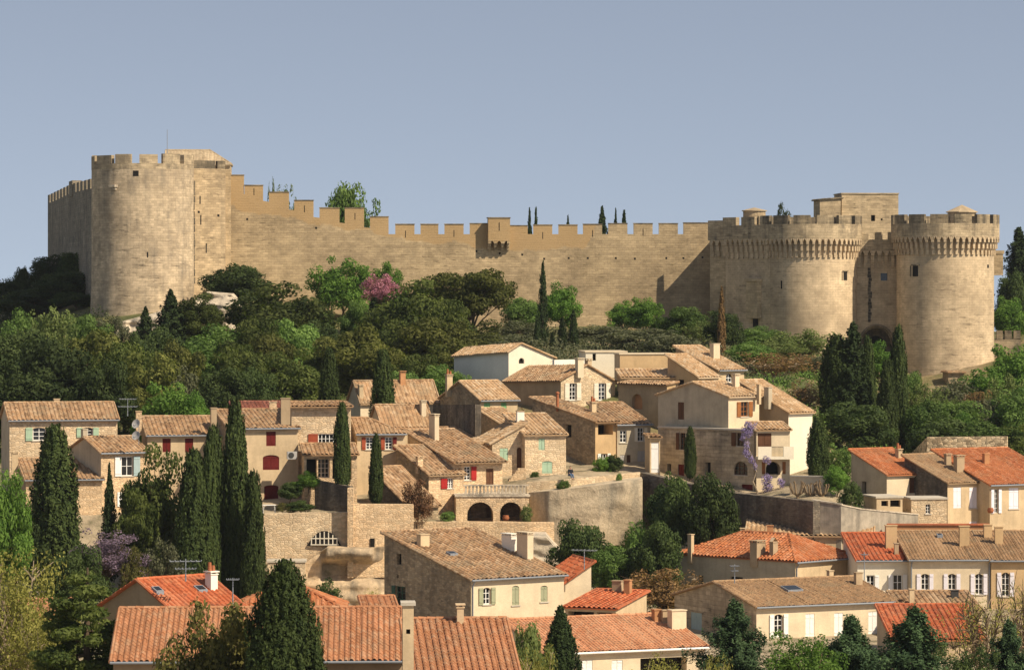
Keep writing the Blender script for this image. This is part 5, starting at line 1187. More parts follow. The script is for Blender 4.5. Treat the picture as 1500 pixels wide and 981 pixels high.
def trunk_mb(rng, top, limbs, r0, lean=.03, twigs=0, tw_r=.004):
    mb = MB(); h = top; pts = [(0, 0, -.08)]; rr = [r0*1.25]
    for k in range(1, 5): pts.append((rng.normal()*lean, rng.normal()*lean, h*k/4)); rr.append(r0*(1-.12*k))
    mb.tube(pts, rr, 7); e = Vector(pts[-1])
    for L in limbs:
        L = Vector(L); mid = e.lerp(L, .5)+Vector((rng.normal()*.03, rng.normal()*.03, .02+rng.normal()*.02)); f = rng.uniform(.45, 1.)
        s = Vector(pts[int(rng.integers(2, 5))]); mid = s.lerp(L, .5)+Vector((rng.normal()*.025, rng.normal()*.025, -.01))
        mb.tube([s, mid, L], [r0*.5, r0*.3, r0*.12], 5)
        for t in range(twigs):
            a = mid.lerp(L, rng.uniform(0, 1)); d = Vector(rng.normal(size=3).tolist()); d.z = abs(d.z)*1.1; d.normalize(); b = a+d*rng.uniform(.06, .2)
            mb.tube([a, a.lerp(b, .5)+Vector((0, 0, .008)), b], [tw_r*1.6, tw_r*1.2, tw_r*.5], 3)
    return mb
# every maker returns crown and trunk meshes for a tree one unit wide and one unit tall
def mk_round(seed, z0=.2, K=60, per=110, ls=.030, rc=(.11, .19), flat=.8, topw=1., gaps=.35, power=1., twigs=0, r0=.022, shell=(.6, 1.), tw_r=.004, asp=1.):
    rng = np.random.default_rng(seed); cc, cr = [], []
    lob = rng.uniform(0, 6.28, 4)
    while len(cc) < K:
        u = unit(rng, 1)[0]; 
        if u[2] < -.75: continue
        rad = rng.uniform(*shell); az = math.atan2(u[1], u[0]); rad *= 1+.13*math.sin(2*az+lob[0])+.1*math.sin(3*az+lob[1]+u[2]*2)+.09*math.sin(5*u[2]+lob[2])
        r = rng.uniform(*rc); zc = (z0+1)/2; hz = (1-z0)/2
        c = np.array([u[0]*rad*(.5-r*.7), u[1]*rad*(.5-r*.7), zc+u[2]*rad*(hz-r*.7*flat/asp)])
        cc.append(c); cr.append(r)
    cc = np.array(cc); cr = np.array(cr)
    C, N, S_, T = clump_leaves(rng, cc*[1, 1, asp], cr, per, ls, flat); C[:, 2] /= asp
    keep = rng.random(len(C)) > gaps*.3; V, Q, t = leaf_quads(rng, C[keep], N[keep], S_[keep], T[keep])
    lim = [cc[i] for i in rng.choice(len(cc), min(9 if not twigs else 26, len(cc)), False)]
    return fastmesh('crown', V, Q, t), trunk_mb(rng, max(z0+.15, .3), lim, r0, .02, twigs, tw_r)
def mk_cypress(seed, n=9000, ls=.055, belly=.35, rag=.13, tipk=.62, w_h=.14, tufts=260, tlen=1., trad=1.):
    """column of upward pointing tufts; canonical width 1, height 1, w_h: width over height"""
    rng = np.random.default_rng(seed); asp = 1/w_h; t = rng.uniform(0, 1, tufts)**1.05; a = rng.uniform(0, 2*math.pi, tufts); ph = rng.uniform(0, 6.28, 5)
    prof = np.minimum(1, (t/.14+.5))*np.clip(1-np.maximum(0, (t-belly)/(1-belly))**1.4, 0, 1)**tipk
    lump = 1+rag*(np.sin(3*a+ph[0]+5*t)+.8*np.sin(5*a+ph[1]-9*t)+.8*np.sin(17*t+ph[2]+2*a))/1.6+rng.normal(size=tufts)*rag*.55
    r = .40*prof*lump; base = np.stack([r*np.cos(a), r*np.sin(a), t*.93*asp], 1)
    d = np.stack([np.cos(a)*.16, np.sin(a)*.16, np.full(tufts, 1.)], 1); ln = tlen*rng.uniform(.35, .8, tufts)*(.55+.45*prof)
    m = int(n*.72); k = rng.integers(0, tufts, m); f = rng.uniform(0, 1, m); rad = trad*rng.uniform(.09, .17, tufts)*(.4+.6*prof)
    C = base[k]+d[k]*(ln[k]*f)[:, None]+unit(rng, m)*(rad[k]*(1.05-f*.85)*rng.uniform(.4, 1, m))[:, None]
    N = np.stack([np.cos(a[k]), np.sin(a[k]), np.full(m, .2)], 1)+rng.normal(size=(m, 3))*.5; tt = rng.uniform(.1, .8, tufts)[k]+.2*f
    # the body behind the tufts
    q = n-m; t2 = rng.uniform(0, 1, q); a2 = rng.uniform(0, 6.28, q); p2 = np.minimum(1, (t2/.14+.5))*np.clip(1-np.maximum(0, (t2-belly)/(1-belly))**1.4, 0, 1)**tipk*rng.uniform(.2, .40, q)
    C = np.concatenate([C, np.stack([p2*np.cos(a2), p2*np.sin(a2), t2*.95*asp], 1)]); N = np.concatenate([N, np.stack([np.cos(a2), np.sin(a2), np.full(q, .2)], 1)+rng.normal(size=(q, 3))*.4]); tt = np.concatenate([tt, rng.uniform(0, .5, q)])
    V, Q, t4 = leaf_quads(rng, C, N, ls*rng.uniform(.6, 1.4, n), np.clip(tt+rng.normal(size=n)*.12, 0, 1), .42, 1.8); V[:, 2] *= w_h
    mb = MB(); mb.tube([(0, 0, -.05), (0, 0, .5), (0, 0, .93)], [.10, .06, .015], 6); return fastmesh('crown', V, Q, t4), mb
def mk_cone(seed, n=24000, ls=.022, tufts=420, asp=1.3, tipk=.8, belly=.25):
    """broad juniper: upward pointing tufts over a fat cone"""
    rng = np.random.default_rng(seed); t = rng.uniform(0, 1, tufts)**1.25; a = rng.uniform(0, 2*math.pi, tufts)
    prof = np.minimum(1, t/.12+.55)*np.clip(1-np.maximum(0, (t-belly)/(1-belly))**1.5, 0, 1)**tipk*(1+.10*np.sin(4*a+6*t)+.09*np.sin(7*a-11*t))
    base = np.stack([.40*prof*np.cos(a), .40*prof*np.sin(a), t*.9*asp], 1); d = np.stack([np.cos(a)*.55, np.sin(a)*.55, np.full(tufts, .9)], 1)+rng.normal(size=(tufts, 3))*.15
    ln = rng.uniform(.16, .30, tufts); k = rng.integers(0, tufts, n); f = rng.uniform(0, 1, n)
    C = base[k]*np.where(rng.random(n) < .25, rng.uniform(.4, .95, n), 1.)[:, None]**[1, 1, .05]+d[k]*(ln[k]*f)[:, None]*[.6, .6, 1]+unit(rng, n)*((.075*(1-f*.8))*rng.uniform(.3, 1, n))[:, None]
    N = np.stack([np.cos(a[k]), np.sin(a[k]), np.full(n, .1)], 1)+rng.normal(size=(n, 3))*.6; tt = rng.uniform(.1, .75, tufts)
    V, Q, t4 = leaf_quads(rng, C, N, ls*rng.uniform(.6, 1.3, n), np.clip(tt[k]+.25*f+rng.normal(size=n)*.1, 0, 1), .4, 1.5); V[:, 2] /= asp
    mb = MB(); mb.tube([(0, 0, -.05), (0, 0, .5), (0, 0, .9)], [.05, .03, .01], 6); return fastmesh('crown', V, Q, t4), mb
def mk_fir(seed, levels=13, nb=8, per=95, ls=.02, droop=.12, asp=1.2, prof=lambda t: (1-t)**.85, up=.15, rag=.25, z0=.04):
    rng = np.random.default_rng(seed); C, N, T = [], [], []; mb = MB(); mb.tube([(0, 0, -.05), (0, 0, .5*asp), (0, 0, asp)], [.028, .018, .004], 6)
    tot = int(levels*nb*1.15)
    for l in range(tot):
        t = z0+(1-z0)*((l+rng.uniform(-2, 2))/tot); t = min(max(t, z0), .985); a = l*2.39996+rng.uniform(-.4, .4)
        L = max(.02, .5*prof(t)*rng.uniform(1-rag, 1+rag*.45)); m = int(per*(.3+L*2)); f = rng.uniform(.08, 1, m)**.8; d = np.array([math.cos(a), math.sin(a)])
        z = t*asp+L*(up*f-droop*4*f*f*.5)+.05*(1-t); wd = L*.25*(1.08-f)+.014; side = rng.normal(size=m)*wd*.7
        C.append(np.stack([d[0]*L*f-d[1]*side, d[1]*L*f+d[0]*side, z+rng.normal(size=m)*(.022+.03*L)-np.abs(side)*.2], 1)); N.append(np.stack([rng.normal(size=m)*.6+d[0]*.5, rng.normal(size=m)*.6+d[1]*.5, np.full(m, .8)], 1)); T.append(np.clip(rng.uniform(.05, .65)+.35*f+rng.normal(size=m)*.12, 0, 1))
        if l % 3 == 0: mb.tube([(0, 0, t*asp), (d[0]*L*.8, d[1]*L*.8, t*asp+L*(up*.8-droop*1.2))], [.008, .003], 3)
    C = np.concatenate(C); V, Q, t4 = leaf_quads(rng, C, np.concatenate(N), ls*rng.uniform(.6, 1.4, len(C)), np.concatenate(T), .45)
    V[:, 2] /= asp; mb.v = [(x, y, z/asp) for x, y, z in mb.v]; return fastmesh('crown', V, Q, t4), mb
def mk_cedar(seed, tiers=14, nb=19, per=330, ls=.0165, asp=1.35):
    """cedar: flat dark pads of foliage on level boughs, wider towards the ground"""
    rng = np.random.default_rng(seed); cc, cr = [], []; mb = MB(); mb.tube([(0, 0, -.05), (.01, 0, .5*asp), (0, 0, .97*asp)], [.035, .022, .006], 7)
    for l in range(tiers):
        t = .12+.86*(l+rng.uniform(-.15, .15))/tiers; R_ = .5*(1-t)**.55*rng.uniform(.75, 1.1)
        for b in range(max(3, int(nb*(1.1-t)))):
            a_ = rng.uniform(0, 6.28); q = R_*rng.uniform(.35, 1.)
            cc.append(np.array([q*math.cos(a_), q*math.sin(a_), t*asp-.05*q+rng.normal()*.012])); cr.append(rng.uniform(.07, .125)*(1.15-.45*t))
            if b % 3 == 0: mb.tube([(0, 0, t*asp-.03), (cc[-1][0], cc[-1][1], cc[-1][2]-.02)], [.010, .004], 4)
    C, N, S_, T_ = clump_leaves(rng, np.array(cc), np.array(cr), per, ls, .5, .5); V, Q, t4 = leaf_quads(rng, C, N, S_, T_, .45); V[:, 2] /= asp
    mb.v = [(x, y, z/asp) for x, y, z in mb.v]; return fastmesh('crown', V, Q, t4), mb
LIB = {}
def lib(kind, mats, bark_, makers):
    for me, mb in makers:
        co = np.empty(len(me.vertices)*3, np.float32); me.vertices.foreach_get('co', co); co = co.reshape(-1, 3)
        r = np.percentile(np.abs(co[:, :2]), 98.5); k = .5/r; zt = np.percentile(co[:, 2], 99.8); kz = 1/zt
        co *= [k, k, kz]; me.vertices.foreach_set('co', co.ravel()); me.update(); mb.v = [(x*k, y*k, z*kz) for x, y, z in mb.v]
        LIB.setdefault(kind, []).append((me, mats, mb, bark_))
NV = 3
lib('pine', 'pine', 'bark', [mk_round(10+k, .0, 62, 260, .022, (.09, .18), .8, shell=(.5, 1.)) for k in range(NV)])
lib('pine_olive', 'pine_olive', 'bark', [mk_round(20+k, .0, 62, 260, .022, (.09, .18), .8, shell=(.5, 1.)) for k in range(NV)])
lib('umbrella', 'pine_olive', 'bark', [mk_round(30, .34, 95, 150, .021, (.07, .13), .65, shell=(.5, 1.), twigs=3, r0=.025)])
lib('broad', 'green', 'bark', [mk_round(40+k, .0, 85, 190, .021, (.07, .15), .95, gaps=.5, shell=(.45, 1.04)) for k in range(NV)])
lib('vivid', 'vivid', 'bark', [mk_round(50+k, .0, 85, 190, .021, (.07, .15), .95, gaps=.5, shell=(.45, 1.05)) for k in range(NV)])
lib('pale', 'pale', 'bark', [mk_round(60+k, .02, 95, 95, .020, (.06, .12), 1., gaps=.9, shell=(.4, 1.06), twigs=5) for k in range(2)])
lib('dark', 'dark', 'bark', [mk_round(70+k, .0, 70, 220, .023, (.08, .17), .9, gaps=.4, shell=(.5, 1.03)) for k in range(NV)])
lib('shrub', 'green', 'bark', [mk_round(80+k, -.25, 60, 100, .032, (.10, .18), .85, gaps=.5) for k in range(2)])
lib('dshrub', 'dark', 'bark', [mk_round(85+k, -.25, 60, 100, .032, (.10, .18), .85, gaps=.5) for k in range(2)])
lib('olive', 'olive', 'bark', [mk_round(90+k, .0, 85, 110, .023, (.07, .13), .9, gaps=.8, twigs=3) for k in range(2)])
lib('redbud', 'pink', 'bark', [mk_round(95, .12, 90, 70, .022, (.06, .11), .8, gaps=.9, shell=(.3, 1.05), twigs=6)])
lib('brown', 'brown', 'bark_pale', [mk_round(98+k, .05, 100, 75, .018, (.06, .12), .9, gaps=1.6, shell=(.3, 1.05), twigs=10, tw_r=.005) for k in range(2)])
lib('cypress', 'cyp', 'bark', [mk_cypress(100+k, 7000, .085, belly=.15+.1*k, rag=.12, tipk=.85, w_h=.12) for k in range(3)])
lib('gcypress', 'cypg', 'bark', [mk_cypress(110+k, 30000, .046, belly=.30+.1*k, rag=.11, tipk=.55, w_h=.24, tufts=750, tlen=.75, trad=.8) for k in range(3)])
lib('ragged', 'cyp', 'bark', [mk_fir(120+k, 26, 12, 75, .030, .03, 2.6, lambda t: min(1, (1-t)**.62), .42, .5, .01) for k in range(2)])
lib('fir', 'fir', 'bark', [mk_fir(130+k, 11, 9, 560, .0120, .08, 1.15, lambda t: min(.95, (1-t)**.82+.02), .36, .7) for k in range(3)])
lib('cedar', 'pine', 'bark', [mk_cedar(140)])
lib('smallfir', 'cyp', 'bark', [mk_fir(150+k, 16, 10, 90, .030, .06, 1.6, lambda t: (1-t)**.85, .3, .4) for k in range(2)])
lib('juniper', 'cypg', 'bark', [mk_cypress(160, 90000, .024, belly=.52, rag=.10, tipk=.62, w_h=.29, tufts=1700, tlen=.5, trad=.55)])
lib('conecyp', 'cyp', 'bark', [mk_cypress(161, 60000, .028, belly=.25, rag=.08, tipk=.85, w_h=.2, tufts=1200, tlen=.5, trad=.6)])
lib('plane', 'bronze', 'bark', [mk_round(170, .05, 170, 190, .016, (.05, .10), 1.2, gaps=.9, shell=(.35, 1.04), twigs=4)])
lib('nearbroad', 'vivid', 'bark', [mk_round(172, .0, 150, 160, .0135, (.05, .10), 1., gaps=.6, shell=(.4, 1.05), twigs=3)])
lib('willow', 'yellow', 'bark_pale', [mk_round(175+k, .0, 190, 110, .0115, (.05, .10), 1.3, gaps=1.4, shell=(.25, 1.04), twigs=8, tw_r=.0035) for k in range(2)])
lib('airy', 'yellow', 'bark_twig', [mk_round(178, .25, 70, 70, .0095, (.05, .10), 1.1, gaps=2., shell=(.4, 1.06), twigs=14, tw_r=.0045, r0=.018)])
lib('wisteria', 'lilac', 'bark', [mk_round(180, .0, 110, 100, .017, (.06, .12), 1., gaps=.8, shell=(.4, 1.03), twigs=4)])
lib('redbush', 'redbush', 'bark', [mk_round(183, .0, 80, 90, .024, (.07, .13), 1., gaps=1.4, shell=(.3, 1.05), twigs=8)])
_cnt = {}
_trng = random.Random(11)
def tree(kind, name, label, px, py, wpx, D, cat='tree', group=None, mat=None, sink=0., bottom=None, var=None):
    """px: centre, py: top, wpx: width in the photograph, D: distance; stands on the terrain"""
    if group == HG or (group or '').startswith('trees on the right'): wpx *= 1.18
    c = P(px, 0, D); zg = tz(c.x, c.y)-sink if bottom is None else P(px, bottom, D).z; ztop = zof(py, D); h = max(1., ztop-zg); w = wpx*mpp(D)
    k = _cnt.get(kind, 0) if var is None else var; _cnt[kind] = k+1
    V = LIB[kind][k % len(LIB[kind])]; cm, lm, tm, bk = V
    root = empty(name, (c.x, c.y, zg), label, cat, _trng.uniform(0, 6.28), group)
    if not isinstance(tm, bpy.types.Mesh):
        to = tm.build('trunk', MT[bk], root); i = LIB[kind].index(V); LIB[kind][i] = (cm, lm, to.data, bk); cm.materials.append(LM[lm])
    else:
        to = bpy.data.objects.new('trunk', tm); COL.objects.link(to); to.parent = root
    co = bpy.data.objects.new('crown', cm); COL.objects.link(co); co.parent = root
    if mat: co.material_slots[0].link = 'OBJECT'; co.material_slots[0].material = LM[mat]
    root.scale = (w, w, h)
    return root
T = tree
HG = 'trees on the hillside below the fortress'
# dark hill behind the tower
for (px, py, w, D, lb) in ((115, 366, 62, 515, 'dark evergreen mass tight against the shaded rampart foot'), (70, 374, 56, 522, 'dark bush on the skyline left of the rampart'), (33, 391, 22, 528, 'tiny dark tree on the skyline at the far left'),
      (12, 412, 40, 530, 'low dark bush at the left edge on the skyline'), (92, 398, 84, 503, 'dark broad bush below the rampart, left of the round tower'), (40, 424, 90, 500, 'dark wide bush on the shaded far left slope'), (112, 428, 70, 494, 'dark bush touching the left side of the round tower base')):
    T('dark', 'evergreen_tree', lb, px, py, w, D, group='dark trees on the left hill')
# hillside, left part
T('pale', 'broadleaf_tree', 'pale yellow green rounded tree highest on the left slope', 75, 451, 72, 440, group=HG)
T('dark', 'broadleaf_tree', 'dark green tree at the left edge under the shaded hill', 22, 484, 90, 425, group=HG)
T('dark', 'oak_tree', 'large dark oak directly behind the left end of the long pale house', 30, 545, 110, 385, group=HG)
T('dark', 'oak_tree', 'dark dense tree behind the middle of the long pale house', 85, 500, 105, 405, group=HG)
T('pine_olive', 'pine_tree', 'olive green pine behind the chimney of the long pale house', 140, 486, 90, 410, group=HG)
T('pine', 'pine_tree', 'mid green pine left of the two satellite dishes', 183, 503, 80, 404, group=HG)
T('pine_olive', 'pine_tree', 'olive pine above the low maroon shuttered house', 216, 516, 75, 398, group=HG)
T('broad', 'broadleaf_tree', 'light green bush between the pale round tree and the tower', 122, 462, 62, 450, group=HG)
T('olive', 'olive_tree', 'grey green tree just under the shadowed tower base', 163, 460, 46, 456, group=HG)
T('smallfir', 'fir_tree', 'small dark fir in front of the broken rocks below the tower', 213, 450, 36, 455, group=HG)
T('smallfir', 'fir_tree', 'dark pointed conifer directly below the middle of the round tower', 250, 425, 48, 460, group=HG)
T('pine', 'pine_tree', 'brownish green pine in front of the pale rubble outcrop', 291, 430, 66, 462, group=HG)
T('broad', 'broadleaf_tree', 'large bright green airy tree below the rubble outcrop', 320, 478, 112, 436, group=HG)
T('vivid', 'broadleaf_tree', 'vivid green tree behind the low maroon shuttered roof', 250, 562, 82, 380, group=HG)
T('vivid', 'broadleaf_tree', 'bright green bush right of the vivid green tree above the striped roof', 288, 575, 50, 378, group=HG)
T('dark', 'evergreen_tree', 'small dark rounded tree behind the tallest front cypress', 322, 540, 66, 398, group=HG)
T('dark', 'evergreen_tree', 'dark green tree leaning on the wall right of the tower shoulder', 350, 388, 84, 480, group=HG)
T('pine', 'pine_tree', 'broad dark pine in the middle of the slope below the stepped battlements', 410, 416, 135, 455, group=HG)
T('pine', 'pine_tree', 'dark shadowy pine under the broad dark pine', 372, 468, 80, 435, group=HG)
T('broad', 'broadleaf_tree', 'grey green tree beside the shadowy pine in mid slope', 432, 470, 84, 438, group=HG)
T('pine', 'pine_tree', 'round dark green pine standing behind the red roof and chimneys', 430, 512, 84, 408, group=HG)
T('pine_olive', 'pine_tree', 'rounded olive pine left of the upper village cypress', 530, 477, 100, 424, group=HG)
T('gcypress', 'cypress', 'dark cypress standing just left of the olive pine trunk', 482, 511, 32, 394, group='cypresses')
T('gcypress', 'cypress', 'stout dark cypress in front of the two chimney roof', 561, 513, 35, 378, group='cypresses')
T('cypress', 'cypress', 'very small slim cypress on the grassy gap below the pink tree', 486, 449, 9, 462, group='cypresses')
T('cypress', 'cypress', 'short dark cypress under the pink blossoming tree', 548, 436, 34, 456, group='cypresses')
T('vivid', 'broadleaf_tree', 'round vivid green tree against the wall left of the pink tree', 502, 378, 68, 486, group=HG)
T('vivid', 'broadleaf_tree', 'small green tree against the wall behind the pink tree', 566, 385, 46, 490, group=HG)
T('redbud', 'judas_tree', 'pink blossoming judas tree below the long wall', 556, 401, 58, 472, bottom=462)
T('broad', 'shrub', 'light green shrub on the grassy bank left of the short cypress', 524, 441, 44, 460, group=HG)
T('pine', 'pine_tree', 'dark wide pine right of the pink blossoming tree', 612, 411, 108, 452, group=HG)
T('umbrella', 'umbrella_pine', 'tall spreading umbrella pine with bare trunk against the sunlit wall', 690, 396, 104, 460, group=HG)
T('pine_olive', 'pine_tree', 'olive pine below the dark wide pine', 628, 466, 88, 436, group=HG)
T('pine_olive', 'pine_tree', 'yellowish pine directly above the white gabled house', 694, 470, 84, 438, group=HG)
T('pine', 'pine_tree', 'small dark pine between olive pine and the two chimney house', 610, 520, 70, 408, group=HG)
T('broad', 'broadleaf_tree', 'green shrubby tree left of the white gabled house', 645, 535, 60, 404, group=HG)
T('broad', 'broadleaf_tree', 'green bush left of the tall slim cypress at the wall', 768, 437, 58, 472, group=HG)
T('vivid', 'broadleaf_tree', 'bright green rounded tree right behind the tall slim cypress', 820, 414, 50, 474, group=HG)
T('cypress', 'cypress', 'tallest slim cypress rising in front of the long wall', 795, 383, 15, 448, group='cypresses')
for px, py, w, lb in ((787, 462, 12, 'short cypress touching the left foot of the tallest slim cypress'), (809, 486, 11, 'shortest cypress of the row behind the white gabled house'), (824, 464, 14, 'middle cypress of the row behind the white gabled house'), (840, 454, 15, 'rightmost cypress of the row behind the white gabled house')):
    T('cypress', 'cypress', lb, px, py, w, 442, group='cypresses')
T('vivid', 'broadleaf_tree', 'wide green bush against the wall left of its big shadow', 917, 441, 46, 484, group=HG)
T('vivid', 'broadleaf_tree', 'green bush touching the edge of the big wall shadow', 944, 436, 44, 482, group=HG)
T('broad', 'broadleaf_tree', 'green tree under the wall shadow left of the dead cypress', 1003, 450, 62, 466, group=HG)
T('pale', 'broadleaf_tree', 'pale green bush between green tree and the dead cypress', 1030, 470, 46, 460, group=HG)
T('dark', 'evergreen_tree', 'dark tree behind the bare brown cypress spike', 1060, 455, 44, 452, group=HG)
T('cypress', 'dead_cypress', 'dead brown cypress spike beside the thick chimney', 1057, 420, 13, 440, mat='brown')
T('broad', 'broadleaf_tree', 'green tree in front of the latrine shaft of the gatehouse', 1112, 478, 66, 458, group=HG)
T('pale', 'broadleaf_tree', 'airy pale green tree below the left gate tower', 1172, 482, 92, 454, group=HG)
T('brown', 'bare_tree', 'rust brown bare tree right of the upper village roofs', 1135, 516, 92, 422, group=HG)
T('brown', 'bare_tree', 'brown leafless bush between the white end wall and the dark cedar', 1182, 556, 62, 402, group=HG)
T('olive', 'olive_tree', 'grey olive tree between the brown bare trees and gate tower', 1200, 520, 60, 440, group=HG)
T('ragged', 'cypress', 'tall ragged dark cypress with bent tip left of the gate arch', 1249, 474, 58, 398, group='cypresses', sink=1)
T('gcypress', 'cypress', 'dark cypress leaning on the left side of the tall ragged cypress', 1226, 492, 50, 399, group='cypresses', sink=1)
T('gcypress', 'cypress', 'dark cypress directly in front of the gate arch', 1271, 494, 26, 404, group='cypresses')
T('gcypress', 'cypress', 'shorter dark cypress left of the slender one by the right gate tower', 1300, 528, 30, 396, group='cypresses')
T('gcypress', 'cypress', 'tall slender dark cypress in front of the right gate tower', 1316, 479, 28, 400, group='cypresses')
T('vivid', 'broadleaf_tree', 'green tree growing in front of the gate arch', 1288, 500, 46, 462, group=HG)
T('dark', 'shrub', 'dark shrub at the foot of the tall ragged cypress', 1258, 590, 84, 385, group=HG)
# right slope
for k, (kd, px, py, w, D, lb) in enumerate((('pale', 1348, 562, 52, 432, 'pale green bush left of the little stone hut'), ('olive', 1398, 556, 76, 428, 'grey green tree right in front of the little stone hut'), ('broad', 1352, 588, 74, 398, 'green tree behind the leftmost orange roof'),
      ('vivid', 1442, 540, 84, 432, 'bright green tree on the right slope under the right gate tower'), ('vivid', 1487, 506, 80, 440, 'tall bright green tree at the right edge below the low crenellated wall'), ('broad', 1412, 588, 80, 402, 'green tree in the middle of the right slope'), ('brown', 1430, 572, 50, 410, 'brownish bare tree among the green of the right slope'), ('pale', 1470, 548, 56, 418, 'airy yellow green tree on the right slope above the grey green one'), ('pale', 1375, 570, 50, 415, 'airy pale green tree left on the right slope'), ('vivid', 1405, 606, 60, 392, 'fresh green tree low on the right slope'),
      ('olive', 1455, 585, 70, 404, 'grey green tree above the ruined stone wall'), ('broad', 1492, 570, 84, 402, 'green tree at the right edge behind the ruined stone wall'), ('dark', 1385, 612, 90, 388, 'darker tree directly behind the left part of the ruined wall'), ('broad', 1448, 618, 90, 386, 'mid green tree directly behind the right part of the ruined wall'), ('pine', 1500, 622, 70, 384, 'dark green tree behind the right end of the ruined wall'))):
    T(kd, 'broadleaf_tree', lb, px, py, w, D, group='trees on the right slope')
T('vivid', 'broadleaf_tree', 'sunlit green tree beyond the low crenellated wall at the right', 1478, 436, 56, 505, group='trees on the right slope')
T('ragged', 'cedar_tree', 'dark cedar standing right of the gate towers on the skyline', 1492, 335, 62, 522, bottom=500)
T('dark', 'evergreen_tree', 'dark tree under the cedar at the right edge', 1484, 400, 50, 515)
# inside the fort
T('broad', 'broadleaf_tree', 'leafy green tree rising behind the stepped battlements', 511, 271, 76, 530)
T('pale', 'broadleaf_tree', 'small pale green tree behind the highest stepped merlons', 398, 264, 18, 520); T('pale', 'shrub', 'low pale green treetop behind the second stepped merlons', 418, 272, 42, 522)
for kd, px, py, w, lb in (('cypress', 776, 306, 12, 'left cypress of the pair behind the box machicolation'), ('cypress', 785, 305, 12, 'right cypress of the pair behind the box machicolation'), ('smallfir', 882, 306, 44, 'dark spreading conifer behind the battlements'), ('smallfir', 902, 308, 20, 'slim conifer right of the spreading conifer behind the battlements'), ('cypress', 914, 309, 18, 'dark cypress last of the row behind the battlements'), ('smallfir', 832, 319, 24, 'small treetop just showing over the battlements'), ('dark', 1150, 302, 30, 'dark treetop showing above the left gate tower')):
    T(kd, 'treetop' if kd == 'dark' else ('cypress' if kd == 'cypress' else 'conifer'), lb, px, py, w, 535, group='trees inside the fortress')
T('dark', 'shrub', 'dark shrub showing in a gap of the stepped battlements', 538, 325, 14, 515)
# second row of trees filling the slope
for kd, px, py, w, D, lb in (('dark', 150, 530, 70, 394, 'dark tree right behind the right end of the long pale house'), ('pine', 60, 560, 60, 392, 'pine showing just over the ridge of the long pale house'), ('broad', 30, 455, 60, 446, 'dull green tree left of the pale round tree at the top of the left slope'), ('dark', 232, 480, 60, 432, 'dark tree under the pointed conifer below the round tower'), ('dark', 205, 490, 56, 418, 'dark tree left below the pointed conifer'), ('pine_olive', 255, 500, 64, 420, 'olive pine below the pointed conifer on the left slope'),
     ('olive', 262, 536, 54, 402, 'grey shrubby tree above the vivid green tree'), ('pine', 350, 506, 70, 420, 'dark pine right of the bright green airy tree'), ('dark', 372, 540, 70, 400, 'dark hollow tree above the maroon shuttered tall house'), ('pine_olive', 396, 490, 70, 430, 'olive pine in the middle of the slope above the chimneys'), ('dark', 470, 470, 50, 446, 'dark tree left of the tiny slim cypress'), ('broad', 462, 452, 46, 462, 'light tree at the right end of the broad dark pine'),
     ('pine', 475, 500, 50, 428, 'pine between the round dark pine and the olive pine'), ('pine', 580, 470, 70, 440, 'dark pine below the pink tree and right of the short cypress'), ('pine', 655, 440, 70, 448, 'dark pine under the umbrella pine'), ('pine_olive', 668, 505, 76, 416, 'olive pine left above the white gabled house'), ('broad', 700, 520, 50, 412, 'green shrub directly behind the white gabled house'), ('olive', 745, 490, 80, 438, 'grey green shrub tree right above the white gable roof'),
     ('olive', 880, 476, 90, 450, 'grey green scrubby tree in the middle below the long wall'), ('olive', 940, 482, 90, 440, 'grey green scrubby tree above the cream flat roofed house'), ('olive', 760, 468, 60, 455, 'grey scrubby tree left of the cypress row'), ('olive', 985, 490, 70, 430, 'grey green scrubby tree behind the upper right chimney'), ('broad', 1100, 500, 60, 432, 'green scrubby tree right of the thick chimney'), ('pale', 1140, 500, 60, 446, 'pale scrubby tree left of the airy pale tree'), ('broad', 1330, 540, 40, 448, 'green bush at the foot of the right gate tower'), ('broad', 585, 545, 60, 402, 'green tree right of the stout upper cypress')):
    T(kd, 'pine_tree' if 'pine' in kd else 'broadleaf_tree', lb, px, py, w, D, group=HG)
# among the houses
T('gcypress', 'cypress', 'big broad dark cypress in front of the long pale house', 80, 626, 72, 331, group='cypresses')
T('smallfir', 'fir_tree', 'narrow young fir beside the white shuttered house', 160, 681, 32, 334)
T('pine', 'pine_tree', 'dense olive dark pine in front of the low maroon shuttered house', 226, 656, 96, 334, sink=1)
T('pine', 'pine_tree', 'lower dark pine at the right foot of the white shuttered house', 200, 720, 66, 330)
T('gcypress', 'cypress', 'leftmost of the four tall dark cypresses, with a blunt top', 283, 660, 50, 324, group='cypresses', sink=2)
T('gcypress', 'cypress', 'blunt bushy cypress between the blunt one and the tallest', 313, 626, 44, 332, group='cypresses')
T('gcypress', 'cypress', 'narrow dark cypress between the tall front cypresses', 306, 652, 34, 326, group='cypresses', sink=2)
T('gcypress', 'cypress', 'tallest dark cypress in front of the maroon arched house', 345, 588, 46, 328, group='cypresses', sink=1, var=0)
T('gcypress', 'cypress', 'short cypress at the right foot of the tallest cypress', 371, 692, 36, 325, group='cypresses', sink=2)
T('vivid', 'broadleaf_tree', 'bright yellow green tree at the left edge below the stone lean-to', 12, 692, 78, 318)
T('dark', 'broadleaf_tree', 'dark tree below the bright yellow green tree at the left edge', 22, 745, 70, 322)
T('gcypress', 'cypress', 'slim cypress in front of the porch and grid window', 501, 590, 24, 342, group='cypresses', bottom=716)
T('gcypress', 'cypress', 'small slim cypress in front of the brick red shuttered windows', 551, 636, 20, 341, group='cypresses', bottom=738)
T('vivid', 'shrub', 'bright green climbing bush left of the porch window', 452, 690, 36, 343, 'shrub', bottom=722)
T('redbush', 'shrub', 'reddish brown bush at the corner of the red shuttered house', 610, 702, 44, 340, 'shrub', bottom=772)
